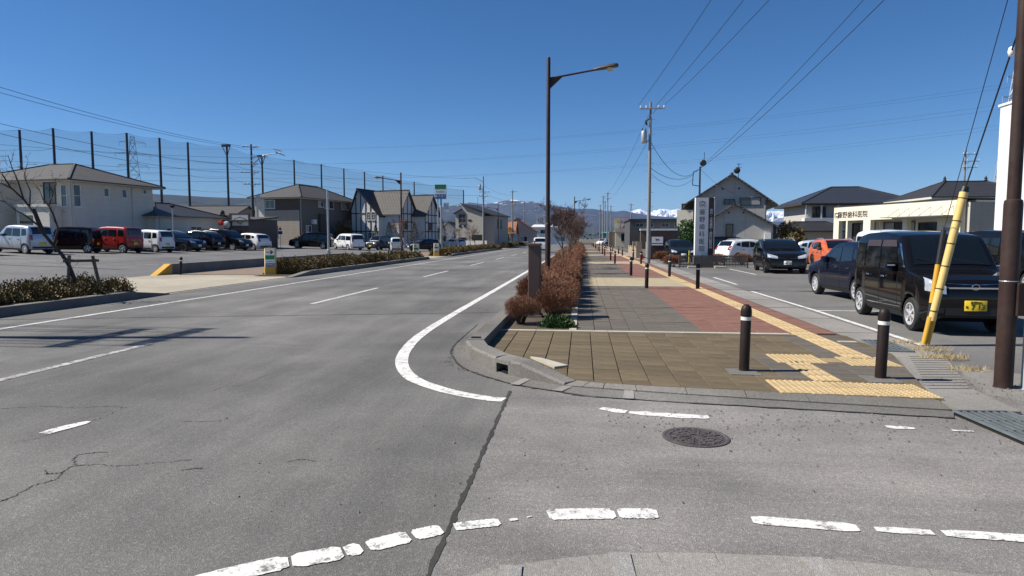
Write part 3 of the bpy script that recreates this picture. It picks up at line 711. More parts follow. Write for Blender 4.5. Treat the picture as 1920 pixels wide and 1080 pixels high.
# ---- shop entrance signs: squat drums with arrow and stripes
def drum_sign(label, loc, rz, s=1.0, left=True):
    r = thing('entrance_sign', label, 'sign', loc, rz); r.scale = (s, s, s)
    n = 12
    MB().prism([(-.24, -.06), (-.2, -.14), (.2, -.14), (.24, -.06), (.24, .06), (.2, .14), (-.2, .14), (-.24, .06)], 0, 1.16).build('case', 'drum_cream', r)
    MB().prism([(-.25, -.07), (-.21, -.15), (.21, -.15), (.25, -.07), (.25, .07), (.21, .15), (-.21, .15), (-.25, .07)], 0, .36).build('base', 'yellow', r)
    for z0, z1, m, nm in ((.86, 1.12, 'white', 'arrow_panel'), (.68, .855, 'green_sign', 'green_stripe'), (.52, .675, 'white', 'name_panel'), (.37, .515, 'blue_sign', 'blue_stripe')):
        p = MB().box(-.19, .19, -.15, -.141, z0, z1).build(nm, m, r)
        if nm == 'arrow_panel':
            k = -1 if left else 1
            MB().box(-.14, .14, -.156, -.151, .975, 1.005).build('arrow_shaft', 'black', p)
            MB().extr([(k * .15, .99), (k * .04, 1.09), (k * .01, 1.06), (k * .08, .99), (k * .01, .92), (k * .04, .89)], 'y', -.156, -.151).build('arrow_head', 'black', p)
        if nm == 'name_panel': lettering('FamilyMart', .075, 'blue_sign', p, (0, -.152, .595), (R(90), 0, 0))
        if nm == 'blue_stripe': lettering('24OPEN', .1, 'white', p, (0, -.152, .44), (R(90), 0, 0))
    return r
M('drum_cream', (.66, .52, .28), .5, var=.1)
drum_sign('yellow shop entrance sign drum with an arrow pointing right, beside the driveway', (-13.35, 27.0, .02), R(16), 1.0, False)
drum_sign('shop entrance sign drum with a left arrow, at the end of the trimmed shrubs', (-13.1, 51.0, .02), R(8), 1.0)
drum_sign('yellow-footed shop entrance sign drum with a left arrow across the second driveway', (-12.9, 57.4, .02), R(8), 1.0)
# bench between the shrubs
be = thing('bench', 'small dark wooden roadside bench between the clipped shrubs', 'bench', (-12.8, 38.2, .04), R(90))
MB().box(-.75, .75, -.2, .2, .36, .42).build('seat', 'wood_dark', be) if M('wood_dark', (.09, .06, .04), .7, var=.3, scale=8) else 0
for a in (-1, 1): MB().box(a * .6 - .05, a * .6 + .05, -.16, .16, 0, .36).build('leg', 'dark_metal', be)
# ---- poles
def tubes(mb, pts, r):
    for a, b in zip(pts, pts[1:]): mb.tube(a, b, r, None, 6)
    return mb
def utility_pole(label, loc, h, arms, mat='concrete_pole', rz=0, transformers=(), r=.15, steps=True, lamp=None):
    u = thing('utility_pole', label, 'utility pole', loc, rz)
    MB().lathe([(r, 0), (r * .55, h), (0, h + .01)], 14).build('shaft', mat, u, smooth=40)
    for (z, half, off, ax) in arms:
        a = MB()
        if ax == 'x':
            a.box(-half + off, half + off, -.04 - r * .7, .04 - r * .7, z - .04, z + .04)
            a.tube((.5 * half, -r * .7, z - .03), (0, -r * .7, z - .45), .02, None, 5)
        else:
            a.box(-.04 - r * .7, .04 - r * .7, -half + off, half + off, z - .04, z + .04); a.tube((-r * .7, .5 * half, z - .03), (-r * .7, 0, z - .45), .02, None, 5)
        ao = a.build('cross_arm', 'galv', u)
        for t in (-.95, -.5, .5, .95):
            p = (t * half + off, -r * .7, z + .04) if ax == 'x' else (-r * .7, t * half + off, z + .04)
            MB().lathe([(.035, 0), (.05, .05), (.03, .07), (.05, .1), (.02, .15), (0, .15)], 8, p).build('insulator', 'white', ao)
    for (z, dx) in transformers:
        t = MB().lathe([(.16, 0), (.18, .04), (.18, .7), (.16, .74), (.1, .76), (0, .76)], 14, (dx, 0, z)).build('transformer', 'galv', u, smooth=40)
        for q in (-.1, .1): MB().lathe([(.035, .74), (.05, .8), (.03, .84), (.045, .88), (0, .93)], 8, (dx + q, 0, z)).build('bushing', 'dark_metal', t)
        MB().box(min(dx, 0), max(dx, 0), -.03, .03, z + .1, z + .16).build('hanger', 'galv', u)
    if steps:
        s = MB()
        for k in range(int((h - 2.5) / .45)):
            z = 2.2 + .45 * k; sg = 1 if k % 2 else -1; s.tube((0, 0, z), (sg * (r + .14), 0, z), .012, None, 5)
        s.build('step_bolts', 'galv', u)
    return u
PA = utility_pole('slim grey utility pole with transformer rising beside the gate wall', (4.15, 42.2, .03), 10.0, [(9.6, .75, .1, 'x')], r=.135, transformers=((7.5, -.38),))
a = MB(); a.tube((-.1, 0, 9.0), (-.32, -.06, 8.75), .05, None, 6); a.tube((-.28, 0, 8.9), (-.22, 0, 8.6), .06, None, 6); a.build('cutout_switch', 'dark_metal', PA)
MB().lathe([(.165, 0), (.168, 1.0), (.165, 1.0)], 14, (0, 0, .35)).build('wrap', 'concrete_pole', PA)
PB = utility_pole('dark service pole beside the gabled house balcony', (9.0, 52.5, .03), 7.1, [], 'pole_dark', r=.11, steps=False)
tubes(MB(), [(0, 0, 6.9), (-.5, 0, 6.7), (-.55, 0, 5.7), (0, 0, 5.6)], .03).build('bracket', 'dark_metal', PB)
tubes(MB(), [(0, 0, 6.9), (.3, 0, 7.3), (.3, 0, 8.2)], .02).build('aerial_mast', 'dark_metal', PB)
MB().lathe([(.0, 0), (.2, .03), (.26, .09)], 12, (.25, .1, 7.4), 'y').build('dish', 'dark_metal', PB)
PC = utility_pole('tall dark utility pole with stacked cross-arms behind the parked white hatchback', (-36.6, 70.2, .7), 11.3, [(11.0, .9, .0, 'x'), (9.1, 1.0, -.3, 'x'), (8.2, 1.0, -.2, 'x'), (6.9, .9, 0, 'x'), (9.9, .9, .9, 'x')], 'pole_dark', R(10), r=.17)
a = MB(); tubes(a, [(0, 0, 9.0), (1.3, 0, 10.1), (3.2, 0, 10.4)], .05); a.tube((2.6, 0, 10.5), (3.6, .2, 10.1), .05, None, 6); a.tube((2.4, 0, 10.8), (3.3, .2, 10.6), .05, None, 6); a.build('outrigger', 'galv', PC)
MB().lathe([(.2, 0), (.22, .7), (0, .72)], 12, (.6, 0, 5.0)).build('transformer', 'galv', PC)
PD = utility_pole('thick utility pole out beside the shop driveway with two double cross-arms', (-16.5, 8.9, .05), 11.9, [(10.75, .95, .1, 'y'), (10.55, .95, .1, 'y'), (9.6, 1.0, 0, 'y'), (9.4, 1.0, 0, 'y')], r=.17, transformers=((8.0, .45),))
PE = utility_pole('concrete utility pole with one long side arm and transformer before the grey modern house', (-13.9, 92, .1), 10.2, [(8.0, .8, .2, 'x'), (7.4, .7, .1, 'x')], rz=0, r=.16, transformers=((8.25, -.5),))
tubes(MB(), [(0, 0, 9.4), (-1.2, 0, 10.0), (-2.6, 0, 9.95)], .04).build('side_arm', 'galv', PE)
for i, (x, y, h, lab) in enumerate([(-13.6, 128, 11, 'utility pole with crossed arm standing past the orange tiled houses'), (-13.2, 150, 10, 'utility pole linked by a beam to its taller neighbour far down the road')]):
    utility_pole(lab, (x, y, 0), h, [(h - .3, .7, .3, 'x'), (h - 2.2, .9, .6, 'x')], r=.17, steps=False, transformers=((h - 3.2, .4),) if i == 0 else ())
for k, (x, y, h) in enumerate([(5.6, 150, 12), (5.2, 170, 12.5), (6.2, 185, 12), (5.4, 205, 12), (8, 190, 11), (11.5, 160, 10), (6.4, 240, 12), (-13, 190, 11), (-13, 230, 11), (4.9, 300, 12), (-13, 300, 11)]):
    utility_pole('distant grey utility pole in the line receding along the road', (x, y, 0), h, [(h - .3, .8, 0, 'x'), (h - 1.4, .8, 0, 'x')], r=.17, steps=False)['group'] = 'distant utility poles'
PF = utility_pole('utility pole poking up behind the tiled roof beside the cream clinic', (44, 82, 0), 12.0, [(11.3, .8, .5, 'x'), (10.5, .9, .6, 'x'), (9.8, .8, .5, 'x')], r=.17, steps=False)
PG = utility_pole('utility pole behind the car park beyond the black kei van', (17.2, 19.6, .01), 9.5, [(9.2, .8, 0, 'x')], r=.16)
PH = utility_pole('utility pole in the corner of the shop car park', (-26.5, 9.2, .3), 10.0, [(9.4, 1.0, 0, 'y'), (8.2, 1.0, 0, 'y')], r=.16)
# ---- cables
def cable(a, b, sag, label, group=None, r=.014, n=18):
    a, b = Vector(a), Vector(b); pts = []
    for i in range(n + 1):
        t = i / n; p = a.lerp(b, t); p.z -= sag * 4 * t * (1 - t); pts.append(p)
    o = a.copy(); m = MB().path([p - o for p in pts], r, 5).build('overhead_cable', 'wire', smooth=180, fix=False); m.location = o
    return tag(m, label, 'cable', group)
for k, (dy, z) in enumerate(((1.05, 10.75), (.55, 10.75), (-.4, 10.6), (-.85, 10.6), (1.0, 9.6), (.5, 9.5), (-.5, 9.5), (-1.0, 9.4))):
    cable((-16.6, 8.9 + dy, z + .1), (-26.5, 9.2 + dy, z - 1.0), .15, 'conductor running from the driveway pole towards the car-park corner pole', 'conductors between the car-park poles', .022, 8)
# three high-voltage conductors of the transformer pole swinging over the car park
for k, (x0, x1) in enumerate(((3.4, 6.6), (4.5, 8.0), (5.0, 9.6))):
    cable((x0, 42.1, 9.85), (x1, 4.0, 12.8), .55, 'high thin conductor running forward from the transformer pole top', 'conductors of the transformer pole', .012)
cable((9.0, 52.5, 7.1), (9.5, 4.0, 12.4), .7, 'thin cable climbing from the dark service pole over the car park', 'cables of the service pole', .011)
cable((8.5, 52.5, 6.6), (10.2, 4.0, 12.1), .8, 'thin cable climbing from the dark service pole over the car park', 'cables of the service pole', .013)
for k, (za, zb, s, r) in enumerate(((7.6, 6.6, .9, .016), (6.0, 6.5, .5, .016), (5.7, 6.2, .7, .012))):
    cable((4.2, 42.2, za), (8.5, 52.5, zb), s, 'sagging service cable between the transformer pole and the dark service pole', 'service cables at the gabled house', r)
cable((9.0, 52.5, 7.0), (13.4, 60.5, 5.6), .3, 'service cable from the dark pole to the gabled house wall', None, .01)
# cable that throws the thin shadow across the road
cable((-26.5, 9.2, 8.4), (17.2, 19.6, 8.7), .25, 'thick telephone cable crossing high over the road', None, .028, 30)
PI = utility_pole('utility pole at the edge of the shop car park beside the pale silver-blue car', (-31.5, 28.0, .5), 10.0, [(9.6, .8, 0, 'x'), (8.2, .8, 0, 'x')], r=.16)
for k, (z0, z1, dx) in enumerate(((9.9, 11.6, -.8), (9.8, 11.6, .7), (8.3, 9.8, -.9), (7.6, 8.9, 0))):
    cable((-31.5 + dx, 28.0, z0), (-36.6 + dx, 70.2, z1), .5 + .1 * k, 'long cable strung across the shop car park to the tall dark pole', 'cables over the shop car park', .014, 24)
for k, z in enumerate((10.9, 9.6, 8.3)):
    cable((-36.6, 70.2, z), (-13.9 - 2.4 * (k == 0), 92, 10 - k * 1.2), .5, 'cable linking the tall dark pole to the side-arm pole', 'cables towards the grey house', .013)
    cable((-36.6, 70.2, z - .4), (-70 - 4 * k, 40, z + .5), .8, 'cable leaving the tall dark pole behind the white house', 'cables behind the white house', .013)
    cable((-13.9, 92, 9 - k), (-13.6, 128, 10 - k), .4, 'cable strung between the roadside poles', 'roadside cables', .013)
for k in range(2):
    cable((5.4 + .5 * k, 150, 11.6 - k), (4.2, 42.2, 9.6 - 1.6 * k), .8, 'thin cable running down the right side of the road', 'right-hand roadside cables', .012)
# ================================================================ plants
foliage('rust_twig', [(.08, .036, .024), (.18, .072, .038), (.28, .108, .05), (.36, .18, .095), (.12, .058, .04), (.22, .135, .085)], .7)
foliage('twig_dark', [(.05, .032, .024), (.09, .055, .04), (.13, .085, .06)], .8)
foliage('olive_leaf', [(.05, .044, .014), (.12, .092, .028), (.18, .13, .045), (.09, .065, .022), (.19, .105, .045), (.07, .065, .02)], .55)
foliage('green_leaf', [(.015, .04, .012), (.035, .085, .02), (.06, .12, .03)], .45)
foliage('conifer_leaf', [(.012, .028, .012), (.02, .045, .018), (.03, .055, .02)], .6)
foliage('gold_leaf', [(.2, .13, .03), (.13, .1, .03), (.08, .07, .02)], .6)
foliage('dry_grass', [(.35, .27, .13), (.5, .4, .22), (.28, .2, .1)], .8)
foliage('winter_twig', [(.07, .05, .042), (.11, .07, .055), (.15, .085, .065)], .85)
M('bark', (.05, .038, .03), .85, var=.35, scale=12, bump=.6, bscale=40, stretch=(1, 1, .3))
M('bark_pale', (.13, .1, .075), .85, var=.3, scale=12, bump=.5, bscale=40)
def rv(rg): 
    while True:
        v = Vector((rg.uniform(-1, 1), rg.uniform(-1, 1), rg.uniform(-1, 1)))
        if .05 < v.length < 1: return v.normalized()
def twig_quad(mb, p, d, L, wd, rg):
    s = d.cross(rv(rg))
    if s.length < 1e-3: return
    s = s.normalized() * wd; q = p + d * L
    mb.add([p - s, p + s, q + s * .4, q - s * .4], [(0, 1, 2, 3)])
def twig_bush(name, rx, ry, h, n, stems, seed, mat, base_h=.18, lw=(.10, .0035)):
    """a clipped leafless shrub: bare stems below, a dense shell of fine upright twigs above"""
    rg = random.Random(seed); st = MB(); tw = MB()
    for k in range(stems):
        a = rg.uniform(0, 6.283); r = rg.random() ** .5; x, y = r * rx * .9 * math.cos(a), r * ry * .9 * math.sin(a)
        b = Vector((x * .25 + rg.gauss(0, .02), y * .25 + rg.gauss(0, .02), 0)); e = Vector((x, y, h * rg.uniform(.5, .8))); m = b.lerp(e, .45) + Vector((0, 0, .08))
        st.tube(b, m, .009, .006, 4, False); st.tube(m, e, .006, .003, 4, False)
    for k in range(n):
        a = rg.uniform(0, 6.283); v = rg.random()
        # point on a bumpy super-ellipsoid
        u = rg.uniform(-.75, 1); c = math.sqrt(max(0, 1 - abs(u) ** 2.6))
        dirv = Vector((math.cos(a) * c, math.sin(a) * c, u))
        bump = 1 + .16 * noise.noise(Vector((dirv.x * 2.3 + seed, dirv.y * 2.3, dirv.z * 2.3))) + .05 * rg.gauss(0, 1)
        k2 = (rg.random() ** .33) * bump
        p = Vector((dirv.x * rx * k2, dirv.y * ry * k2, base_h + (h - base_h) * (.5 + .5 * dirv.z * k2)))
        if p.z < .02: continue
        d = (Vector((dirv.x * .7, dirv.y * .7, .9)) + rv(rg) * .75).normalized()
        twig_quad(tw, p, d, lw[0] * rg.uniform(.5, 1.2), lw[1] * rg.uniform(.7, 1.4), rg)
    return st.mesh(name + '_stems', 'twig_dark'), tw.mesh(name + '_twigs', mat)
def place_bush(name, meshes, parts, loc, rz, s, label, cat, group=None):
    o = thing(name, label, cat, loc, rz, group); o.scale = s
    for m, p in zip(meshes, parts): link(p, m, o)
    return o
SB = ('stems', 'twigs')
hero = twig_bush('bush', .46, .46, .82, 11000, 90, 1, 'rust_twig', .14, (.075, .0026))
hero2 = twig_bush('bush', .46, .46, .82, 11000, 90, 2, 'rust_twig', .1, (.075, .0026))
midb = [twig_bush('bush', .5, .5, .85, 7000, 20, 5 + k, 'rust_twig', .05, (.12, .0055)) for k in range(3)]
place_bush('bush', hero, SB, (-1.1, 11.75, .05), .3, (.6, .62, .62), 'round rust-red leafless bush with bare stem in front of the cabinet', 'bush')
place_bush('bush', hero2, SB, (-.52, 12.75, .05), 1.2, (.9, .95, .76), 'rust-red leafless bush between the cabinet and the cream edging', 'bush')
place_bush('bush', hero2, SB, (-.6, 13.9, .05), 2.2, (1.0, 1.2, .8), 'rust-red leafless bush just behind the control cabinet', 'bush')
rgb = random.Random(11); y = 15.0; k = 0
while y < 118:
    if y < 40:
        for x in (-1.02, -.55):
            place_bush('bush', midb[k % 3], SB, (x + rgb.uniform(-.04, .04), y + rgb.uniform(-.2, .2), .05), rgb.uniform(0, 6), (.78, .95, rgb.uniform(.74, .86)), 'rust-red leafless bush in the clipped hedge beside the pavement', 'bush', 'rust-red hedge along the pavement'); k += 1
        y += .78
    else:
        place_bush('bush', midb[k % 3], SB, (-.78, y, .05), rgb.uniform(0, 6), (1.25, 1.9, rgb.uniform(.9, 1.05)), 'rust-red leafless bush in the clipped hedge beside the pavement', 'bush', 'rust-red hedge along the pavement'); k += 1; y += 1.5
# leafy shrubs
def leaf_bush(rx, ry, h, n, seed, mat, leaf=.035, fill=.4):
    rg = random.Random(seed); mb = MB()
    for k in range(n):
        a = rg.uniform(0, 6.283); u = rg.uniform(-.15, 1); c = math.sqrt(max(0, 1 - u ** 2)) 
        dv_ = Vector((math.cos(a) * c, math.sin(a) * c, u))
        bump = 1 + .28 * noise.noise(Vector((dv_.x * 2.6 + seed * 3, dv_.y * 2.6, dv_.z * 2.6))) + .06 * rg.gauss(0, 1)
        kk = (fill + (1 - fill) * rg.random() ** .5) * bump
        p = Vector((dv_.x * rx * kk, dv_.y * ry * kk, max(.01, dv_.z * h * kk)))
        d = (dv_ + rv(rg) * .9 + Vector((0, 0, .3))).normalized(); s = d.cross(rv(rg))
        if s.length < .05: continue
        s = s.normalized() * leaf * rg.uniform(.3, .5); L = d * leaf * rg.uniform(.8, 1.5)
        mb.add([p, p + L * .5 + s, p + L, p + L * .5 - s], [(0, 1, 2, 3)])
    return mb.mesh('leaves', mat)
def stem_mesh(rx, h, seed, n=14):
    rg = random.Random(seed); mb = MB()
    for k in range(n):
        a = rg.uniform(0, 6.28); r = rg.random() * rx * .7
        mb.tube((0.02 * math.cos(a), .02 * math.sin(a), 0), (r * math.cos(a), r * math.sin(a), h * rg.uniform(.5, .85)), .008, .004, 4, False)
    return mb.mesh('stems', 'twig_dark')
LBP = ('stems', 'leaves')
azalea = [(stem_mesh(.6, .5, 30 + k), leaf_bush(.62, .62, .55, 4200, 20 + k, 'olive_leaf', .05)) for k in range(3)]
azfar = [(stem_mesh(.6, .5, 40 + k), leaf_bush(.62, .62, .55, 1500, 24 + k, 'olive_leaf', .085)) for k in range(2)]
place_bush('shrub', (stem_mesh(.2, .15, 3), leaf_bush(.3, .2, .2, 1500, 9, 'green_leaf', .035)), LBP, (-.42, 11.4, .05), 0, (1, 1, 1), 'low dark green leafy shrub at the corner of the planting bed', 'shrub')
def hedge_run(y0, y1, label, group, meshes, step=.75, hs=1.0):
    y = y0; k = 0
    while y < y1:
        for x in (-12.55, -13.25):
            place_bush('shrub', meshes[k % len(meshes)], LBP, (x + rgb.uniform(-.08, .08), y + rgb.uniform(-.2, .2), .05), rgb.uniform(0, 6), (.85, .95, hs * rgb.uniform(.78, 1.12)), label, 'shrub', group); k += 1
        y += step
hedge_run(6.0, 16.6, 'olive-brown clipped shrub around the staked bare tree', 'shrubs by the staked tree', azalea, .78, .95)
hedge_run(27.6, 37.2, 'olive-brown clipped shrub between the arrow sign and the roadside bench', 'shrubs before the bench', azalea, .95, 1.15)
hedge_run(39.6, 49.4, 'olive-brown clipped shrub between the roadside bench and the second driveway', 'shrubs after the bench', azfar, .95, 1.05)
hedge_run(59, 97, 'olive-brown clipped shrub in the row beyond the second driveway', 'shrubs beyond the driveway', azfar, 1.3, 1.2)
hedge_run(107, 170, 'dark olive shrub in the far stretch of roadside planting', 'far roadside shrubs', azfar, 2.2, 1.3)
# dead weeds round the guy wire
def tuft(loc, n, h, sp, seed, label):
    rg = random.Random(seed); mb = MB()
    for k in range(n):
        a = rg.uniform(0, 6.28); r = rg.random() ** .7 * sp; p = Vector((r * math.cos(a), r * math.sin(a) * .6, 0))
        d = Vector((rg.gauss(0, .5), rg.gauss(0, .5), rg.uniform(.3, 1))).normalized(); twig_quad(mb, p, d, h * rg.uniform(.3, 1), .0028, rg)
    o = mb.build('weed_tuft', 'dry_grass', None, fix=False); o.location = loc
    tag(o, label, 'weeds')
tuft((4.85, 10.4, .03), 260, .08, .3, 1, 'straw-coloured dead weeds along the bay line by the grating')
tuft((4.86, 9.75, .03), 300, .09, .3, 2, 'straw-coloured dead weeds just below the guy-wire cover')
tuft((4.75, 9.1, .03), 420, .1, .3, 3, 'thick tuft of dead straw grass on the drain edge')
tuft((4.62, 8.3, .03), 240, .08, .24, 4, 'small tuft of dead grass nearest the brown pole')
# ---- bare trees
def bare_tree(seed, h, spread, trunk_r, levels=5, lean=(0, 0), first=.35, mat_bark='bark', twig='winter_twig', up=.35, n0=4, tw=.006, hang=None):
    rg = random.Random(seed); tr = MB(); cr = MB()
    def grow(p, d, L, r, lev):
        n = 4 if lev == 0 else 3; pts = [p.copy()]; rs = [r]
        for i in range(n):
            d = (d + rv(rg) * (.13 if lev == 0 else .22) + Vector((0, 0, up * .16))).normalized(); p = p + d * (L / n); pts.append(p.copy()); rs.append(max(tw * .5, r * (1 - .5 * (i + 1) / n)))
        (tr if lev < 2 else cr).path(pts, rs, 7 if lev == 0 else (5 if lev < 2 else 3))
        if lev >= levels: return
        k = n0 if lev == 0 else rg.choice((3, 3, 4)); 
        for i in range(k):
            t = rg.uniform(.45, 1) if lev else rg.uniform(.6, 1); q = pts[min(n, int(t * n + .5))]
            s = rv(rg); s.z *= .5; nd = (d * .75 + s * spread).normalized()
            grow(q, nd, L * rg.uniform(.5, .78), rs[min(n, int(t * n + .5))] * rg.uniform(.55, .75), lev + 1)
    grow(Vector((0, 0, 0)), Vector((lean[0], lean[1], 1)).normalized(), h * first, trunk_r, 0)
    return tr.mesh('trunk', mat_bark, 40), cr.mesh('crown', twig)
def place_tree(meshes, loc, rz, s, label, group=None, name='bare_tree'):
    return place_bush(name, meshes, ('trunk', 'crown'), loc, rz, s, label, 'tree', group)
crape = [bare_tree(50 + k, 4.6, .7, .06, 6, (random.uniform(-.1, .1), 0), .27, 'bark_pale', 'winter_twig', .75, 4, .009) for k in range(4)]
y = 29.0; k = 0
while y < 140:
    place_tree(crape[k % 4], (-.85 + rgb.uniform(-.1, .1), y, .05), rgb.uniform(0, 6), (1.0, 1.0, rgb.uniform(1.1, 1.3)), 'bare many-stemmed tree in the row rising from the rust-red hedge', 'bare trees along the pavement'); y += 5.2; k += 1
# leaning tree with stakes on the far side
def leaning_tree():
    rg = random.Random(3); tr = MB(); cr = MB(); k = .0143
    def P3(L, wob_=.05): return [Vector(((px - 145) * k, rg.uniform(-wob_, wob_) * i, 1.6 - (py - 447) * k - .05)) for i, (px, py) in enumerate(L)]
    limbs = [([(145, 560), (143, 520), (135, 492), (126, 475), (110, 452), (98, 432), (91, 405), (76, 380), (60, 361), (50, 340), (38, 318)], .075, .012),
             ([(103, 442), (95, 415), (90, 396)], .06, .045), ([(115, 458), (123, 430), (117, 405), (111, 390), (118, 366), (113, 356)], .034, .02),
             ([(94, 424), (78, 408), (63, 398), (47, 382)], .03, .008), ([(76, 380), (70, 350), (62, 325), (58, 305)], .028, .007), ([(84, 392), (86, 365), (78, 340), (84, 320)], .024, .007), ([(112, 392), (103, 378), (99, 362)], .02, .007), ([(60, 361), (40, 350), (22, 338)], .02, .006), ([(117, 366), (124, 352), (122, 340)], .014, .005)]
    for L, r0, r1 in limbs:
        p = P3(L); n = len(p); tr.path(p, [.78 * (r0 + (r1 - r0) * i / (n - 1)) for i in range(n)], 8)
        for i in range(2, n):
            for _ in range(3 if r0 < .05 or i > 6 else 1):
                q = p[i].lerp(p[i - 1], rg.random()); d = ((p[i] - p[i - 1]).normalized() * .6 + rv(rg) * .9 + Vector((-.15, 0, .35))).normalized(); L_ = rg.uniform(.2, .55)
                m_ = q + d * L_ * .5 + rv(rg) * .04; e = m_ + (d + rv(rg) * .5).normalized() * L_ * .5; cr.path([q, m_, e], [.007, .005, .0025], 3)
                for _2 in range(3):
                    d2_ = (d + rv(rg) * .9).normalized(); q2 = m_.lerp(e, rg.random()); cr.path([q2, q2 + d2_ * rg.uniform(.08, .25)], [.0035, .002], 3)
    return tr.mesh('trunk', 'bark', 60), cr.mesh('crown', 'twig_dark')
lt = leaning_tree()
t = place_tree(lt, (-12.95, 15.55, .05), R(39.5), (1, 1, 1), 'dark leaning bare tree tied to wooden stakes in the roadside shrubs')
sk = thing('tree_stakes', 'weathered wooden stake frame holding up the leaning bare tree', 'stakes', (-12.85, 15.6, .05), R(40))
for p, q in (((-.3, 0, 0), (-.22, 0, 1.12)), ((.45, 0, 0), (.28, 0, 1.1))): MB().tube(p, q, .045, .042, 8).build('stake', 'bark_pale', sk)
MB().tube((-.36, 0, .98), (.42, 0, .98), .038, None, 8).build('cross_rail', 'bark_pale', sk)
st2 = [bare_tree(90 + k, 4.6, .75, .06, 5, (0, 0), .33, 'bark', 'winter_twig', .7, 4, .01) for k in range(2)]
for i, (x, y, s, lab) in enumerate([(-13.0, 46.0, 1.0, 'bare street tree with stakes beside the left street lamp'), (-13.2, 70, .9, 'bare street tree in the roadside shrubs before the grey modern house'), (-13.0, 80, .9, 'slender bare tree next to the side-arm utility pole'), (-16.5, 96, 1.1, 'bare tree on the lawn of the grey modern house'), (-13.2, 118, 1.1, 'bare tree in front of the orange tiled house'), (-13.0, 138, 1.2, 'bare tree past the orange tiled houses'), (-21, 118, 1.4, 'dark bare tree behind the grey modern house')]):
    place_tree(st2[i % 2], (x, y, .05), i * 1.3, (s, s, s), lab)
# evergreen and garden shrubs
def conifer(h, r, n, seed, mat='conifer_leaf', leaf=.14):
    rg = random.Random(seed); mb = MB()
    for k in range(n):
        t = rg.random() ** .8; z = h * (.06 + .94 * t); rr = r * (1 - t) ** .8 * (.55 + .45 * rg.random()) * (1 + .2 * math.sin(z * 7 + seed)); a = rg.uniform(0, 6.283)
        p = Vector((rr * math.cos(a), rr * math.sin(a), z)); d = (Vector((math.cos(a), math.sin(a), .15)) + rv(rg) * .7).normalized(); s = d.cross(rv(rg))
        if s.length < .05: continue
        s = s.normalized() * leaf * .35; L = d * leaf * rg.uniform(.7, 1.5); mb.add([p - s, p + s, p + L], [(0, 1, 2)])
    tr = MB().tube((0, 0, 0), (0, 0, h * .9), .09, .02, 7).mesh('trunk', 'bark')
    return tr, mb.mesh('crown', mat)
def round_tree(h, r, n, seed, mat, leaf=.12):
    rg = random.Random(seed); mb = MB(); tr = MB(); cl = []
    tr.tube((0, 0, 0), (.05, 0, h * .5), .09, .06, 7)
    for k in range(11):
        v = rv(rg); c = Vector((v.x * r * .65, v.y * r * .65, h * .66 + v.z * h * .24)); cl.append((c, r * rg.uniform(.3, .5))); tr.tube((.05, 0, h * .42), c, .035, .012, 5, False)
    for k in range(n):
        c, cr_ = cl[k % 11]; v = rv(rg); p = c + v * cr_ * rg.random() ** .4; d = (v + rv(rg)).normalized(); s = d.cross(rv(rg))
        if s.length < .05: continue
        s = s.normalized() * leaf * .4; L = d * leaf * rg.uniform(.7, 1.4); mb.add([p, p + L * .5 + s, p + L, p + L * .5 - s], [(0, 1, 2, 3)])
    return tr.mesh('trunk', 'bark', 40), mb.mesh('crown', mat)
con = conifer(7.5, 1.7, 2600, 1); olive = round_tree(3.6, 1.5, 2600, 2, 'olive_leaf', .2); gold = round_tree(2.0, 1.0, 1500, 3, 'gold_leaf', .16); cam_ = round_tree(3.0, 1.25, 2400, 4, 'green_leaf', .17)
orangey = round_tree(3.0, 1.5, 1600, 5, 'gold_leaf', .18)
# ================================================================ cars
def paintc(name, col, metal=0., rough=.32):
    return M('paint_' + name, col, rough, metal, var=.04, scale=1.2, coat=.75, spec=.0 if max(col) < .1 else .2)
paintc('black', (.006, .006, .007)); paintc('navy', (.008, .011, .022)); paintc('orange', (.62, .13, .035)); paintc('white_car', (.78, .78, .77)); paintc('silver', (.42, .45, .5), .5, .35)
paintc('red', (.32, .016, .012)); paintc('maroon', (.022, .006, .006)); paintc('grey', (.07, .075, .08), .4); paintc('dkgreen', (.01, .014, .016)); paintc('paleblue', (.3, .34, .4), .4)
M('car_glass', (.006, .008, .009), .03, var=.1, spec=.75); M('chrome', (.7, .7, .7), .12, 1.0); M('trim', (.014, .014, .015), .55); M('headlamp', (.55, .57, .6), .08, .35, var=.25, scale=14, coat=1)
M('taillamp', (.3, .008, .012), .15, var=.2, scale=9, coat=1); M('plate_white', (.72, .72, .7), .5); M('plate_yellow', (.75, .52, .02), .5); M('alloy', (.6, .6, .61), .3, .3); M('alloy_dark', (.06, .06, .065), .3, .7); M('visor', (.05, .028, .02), .3)
M('plate_green', (.02, .12, .06), .5); M('seat_grey', (.2, .19, .18), .8)
WHEELS = {}
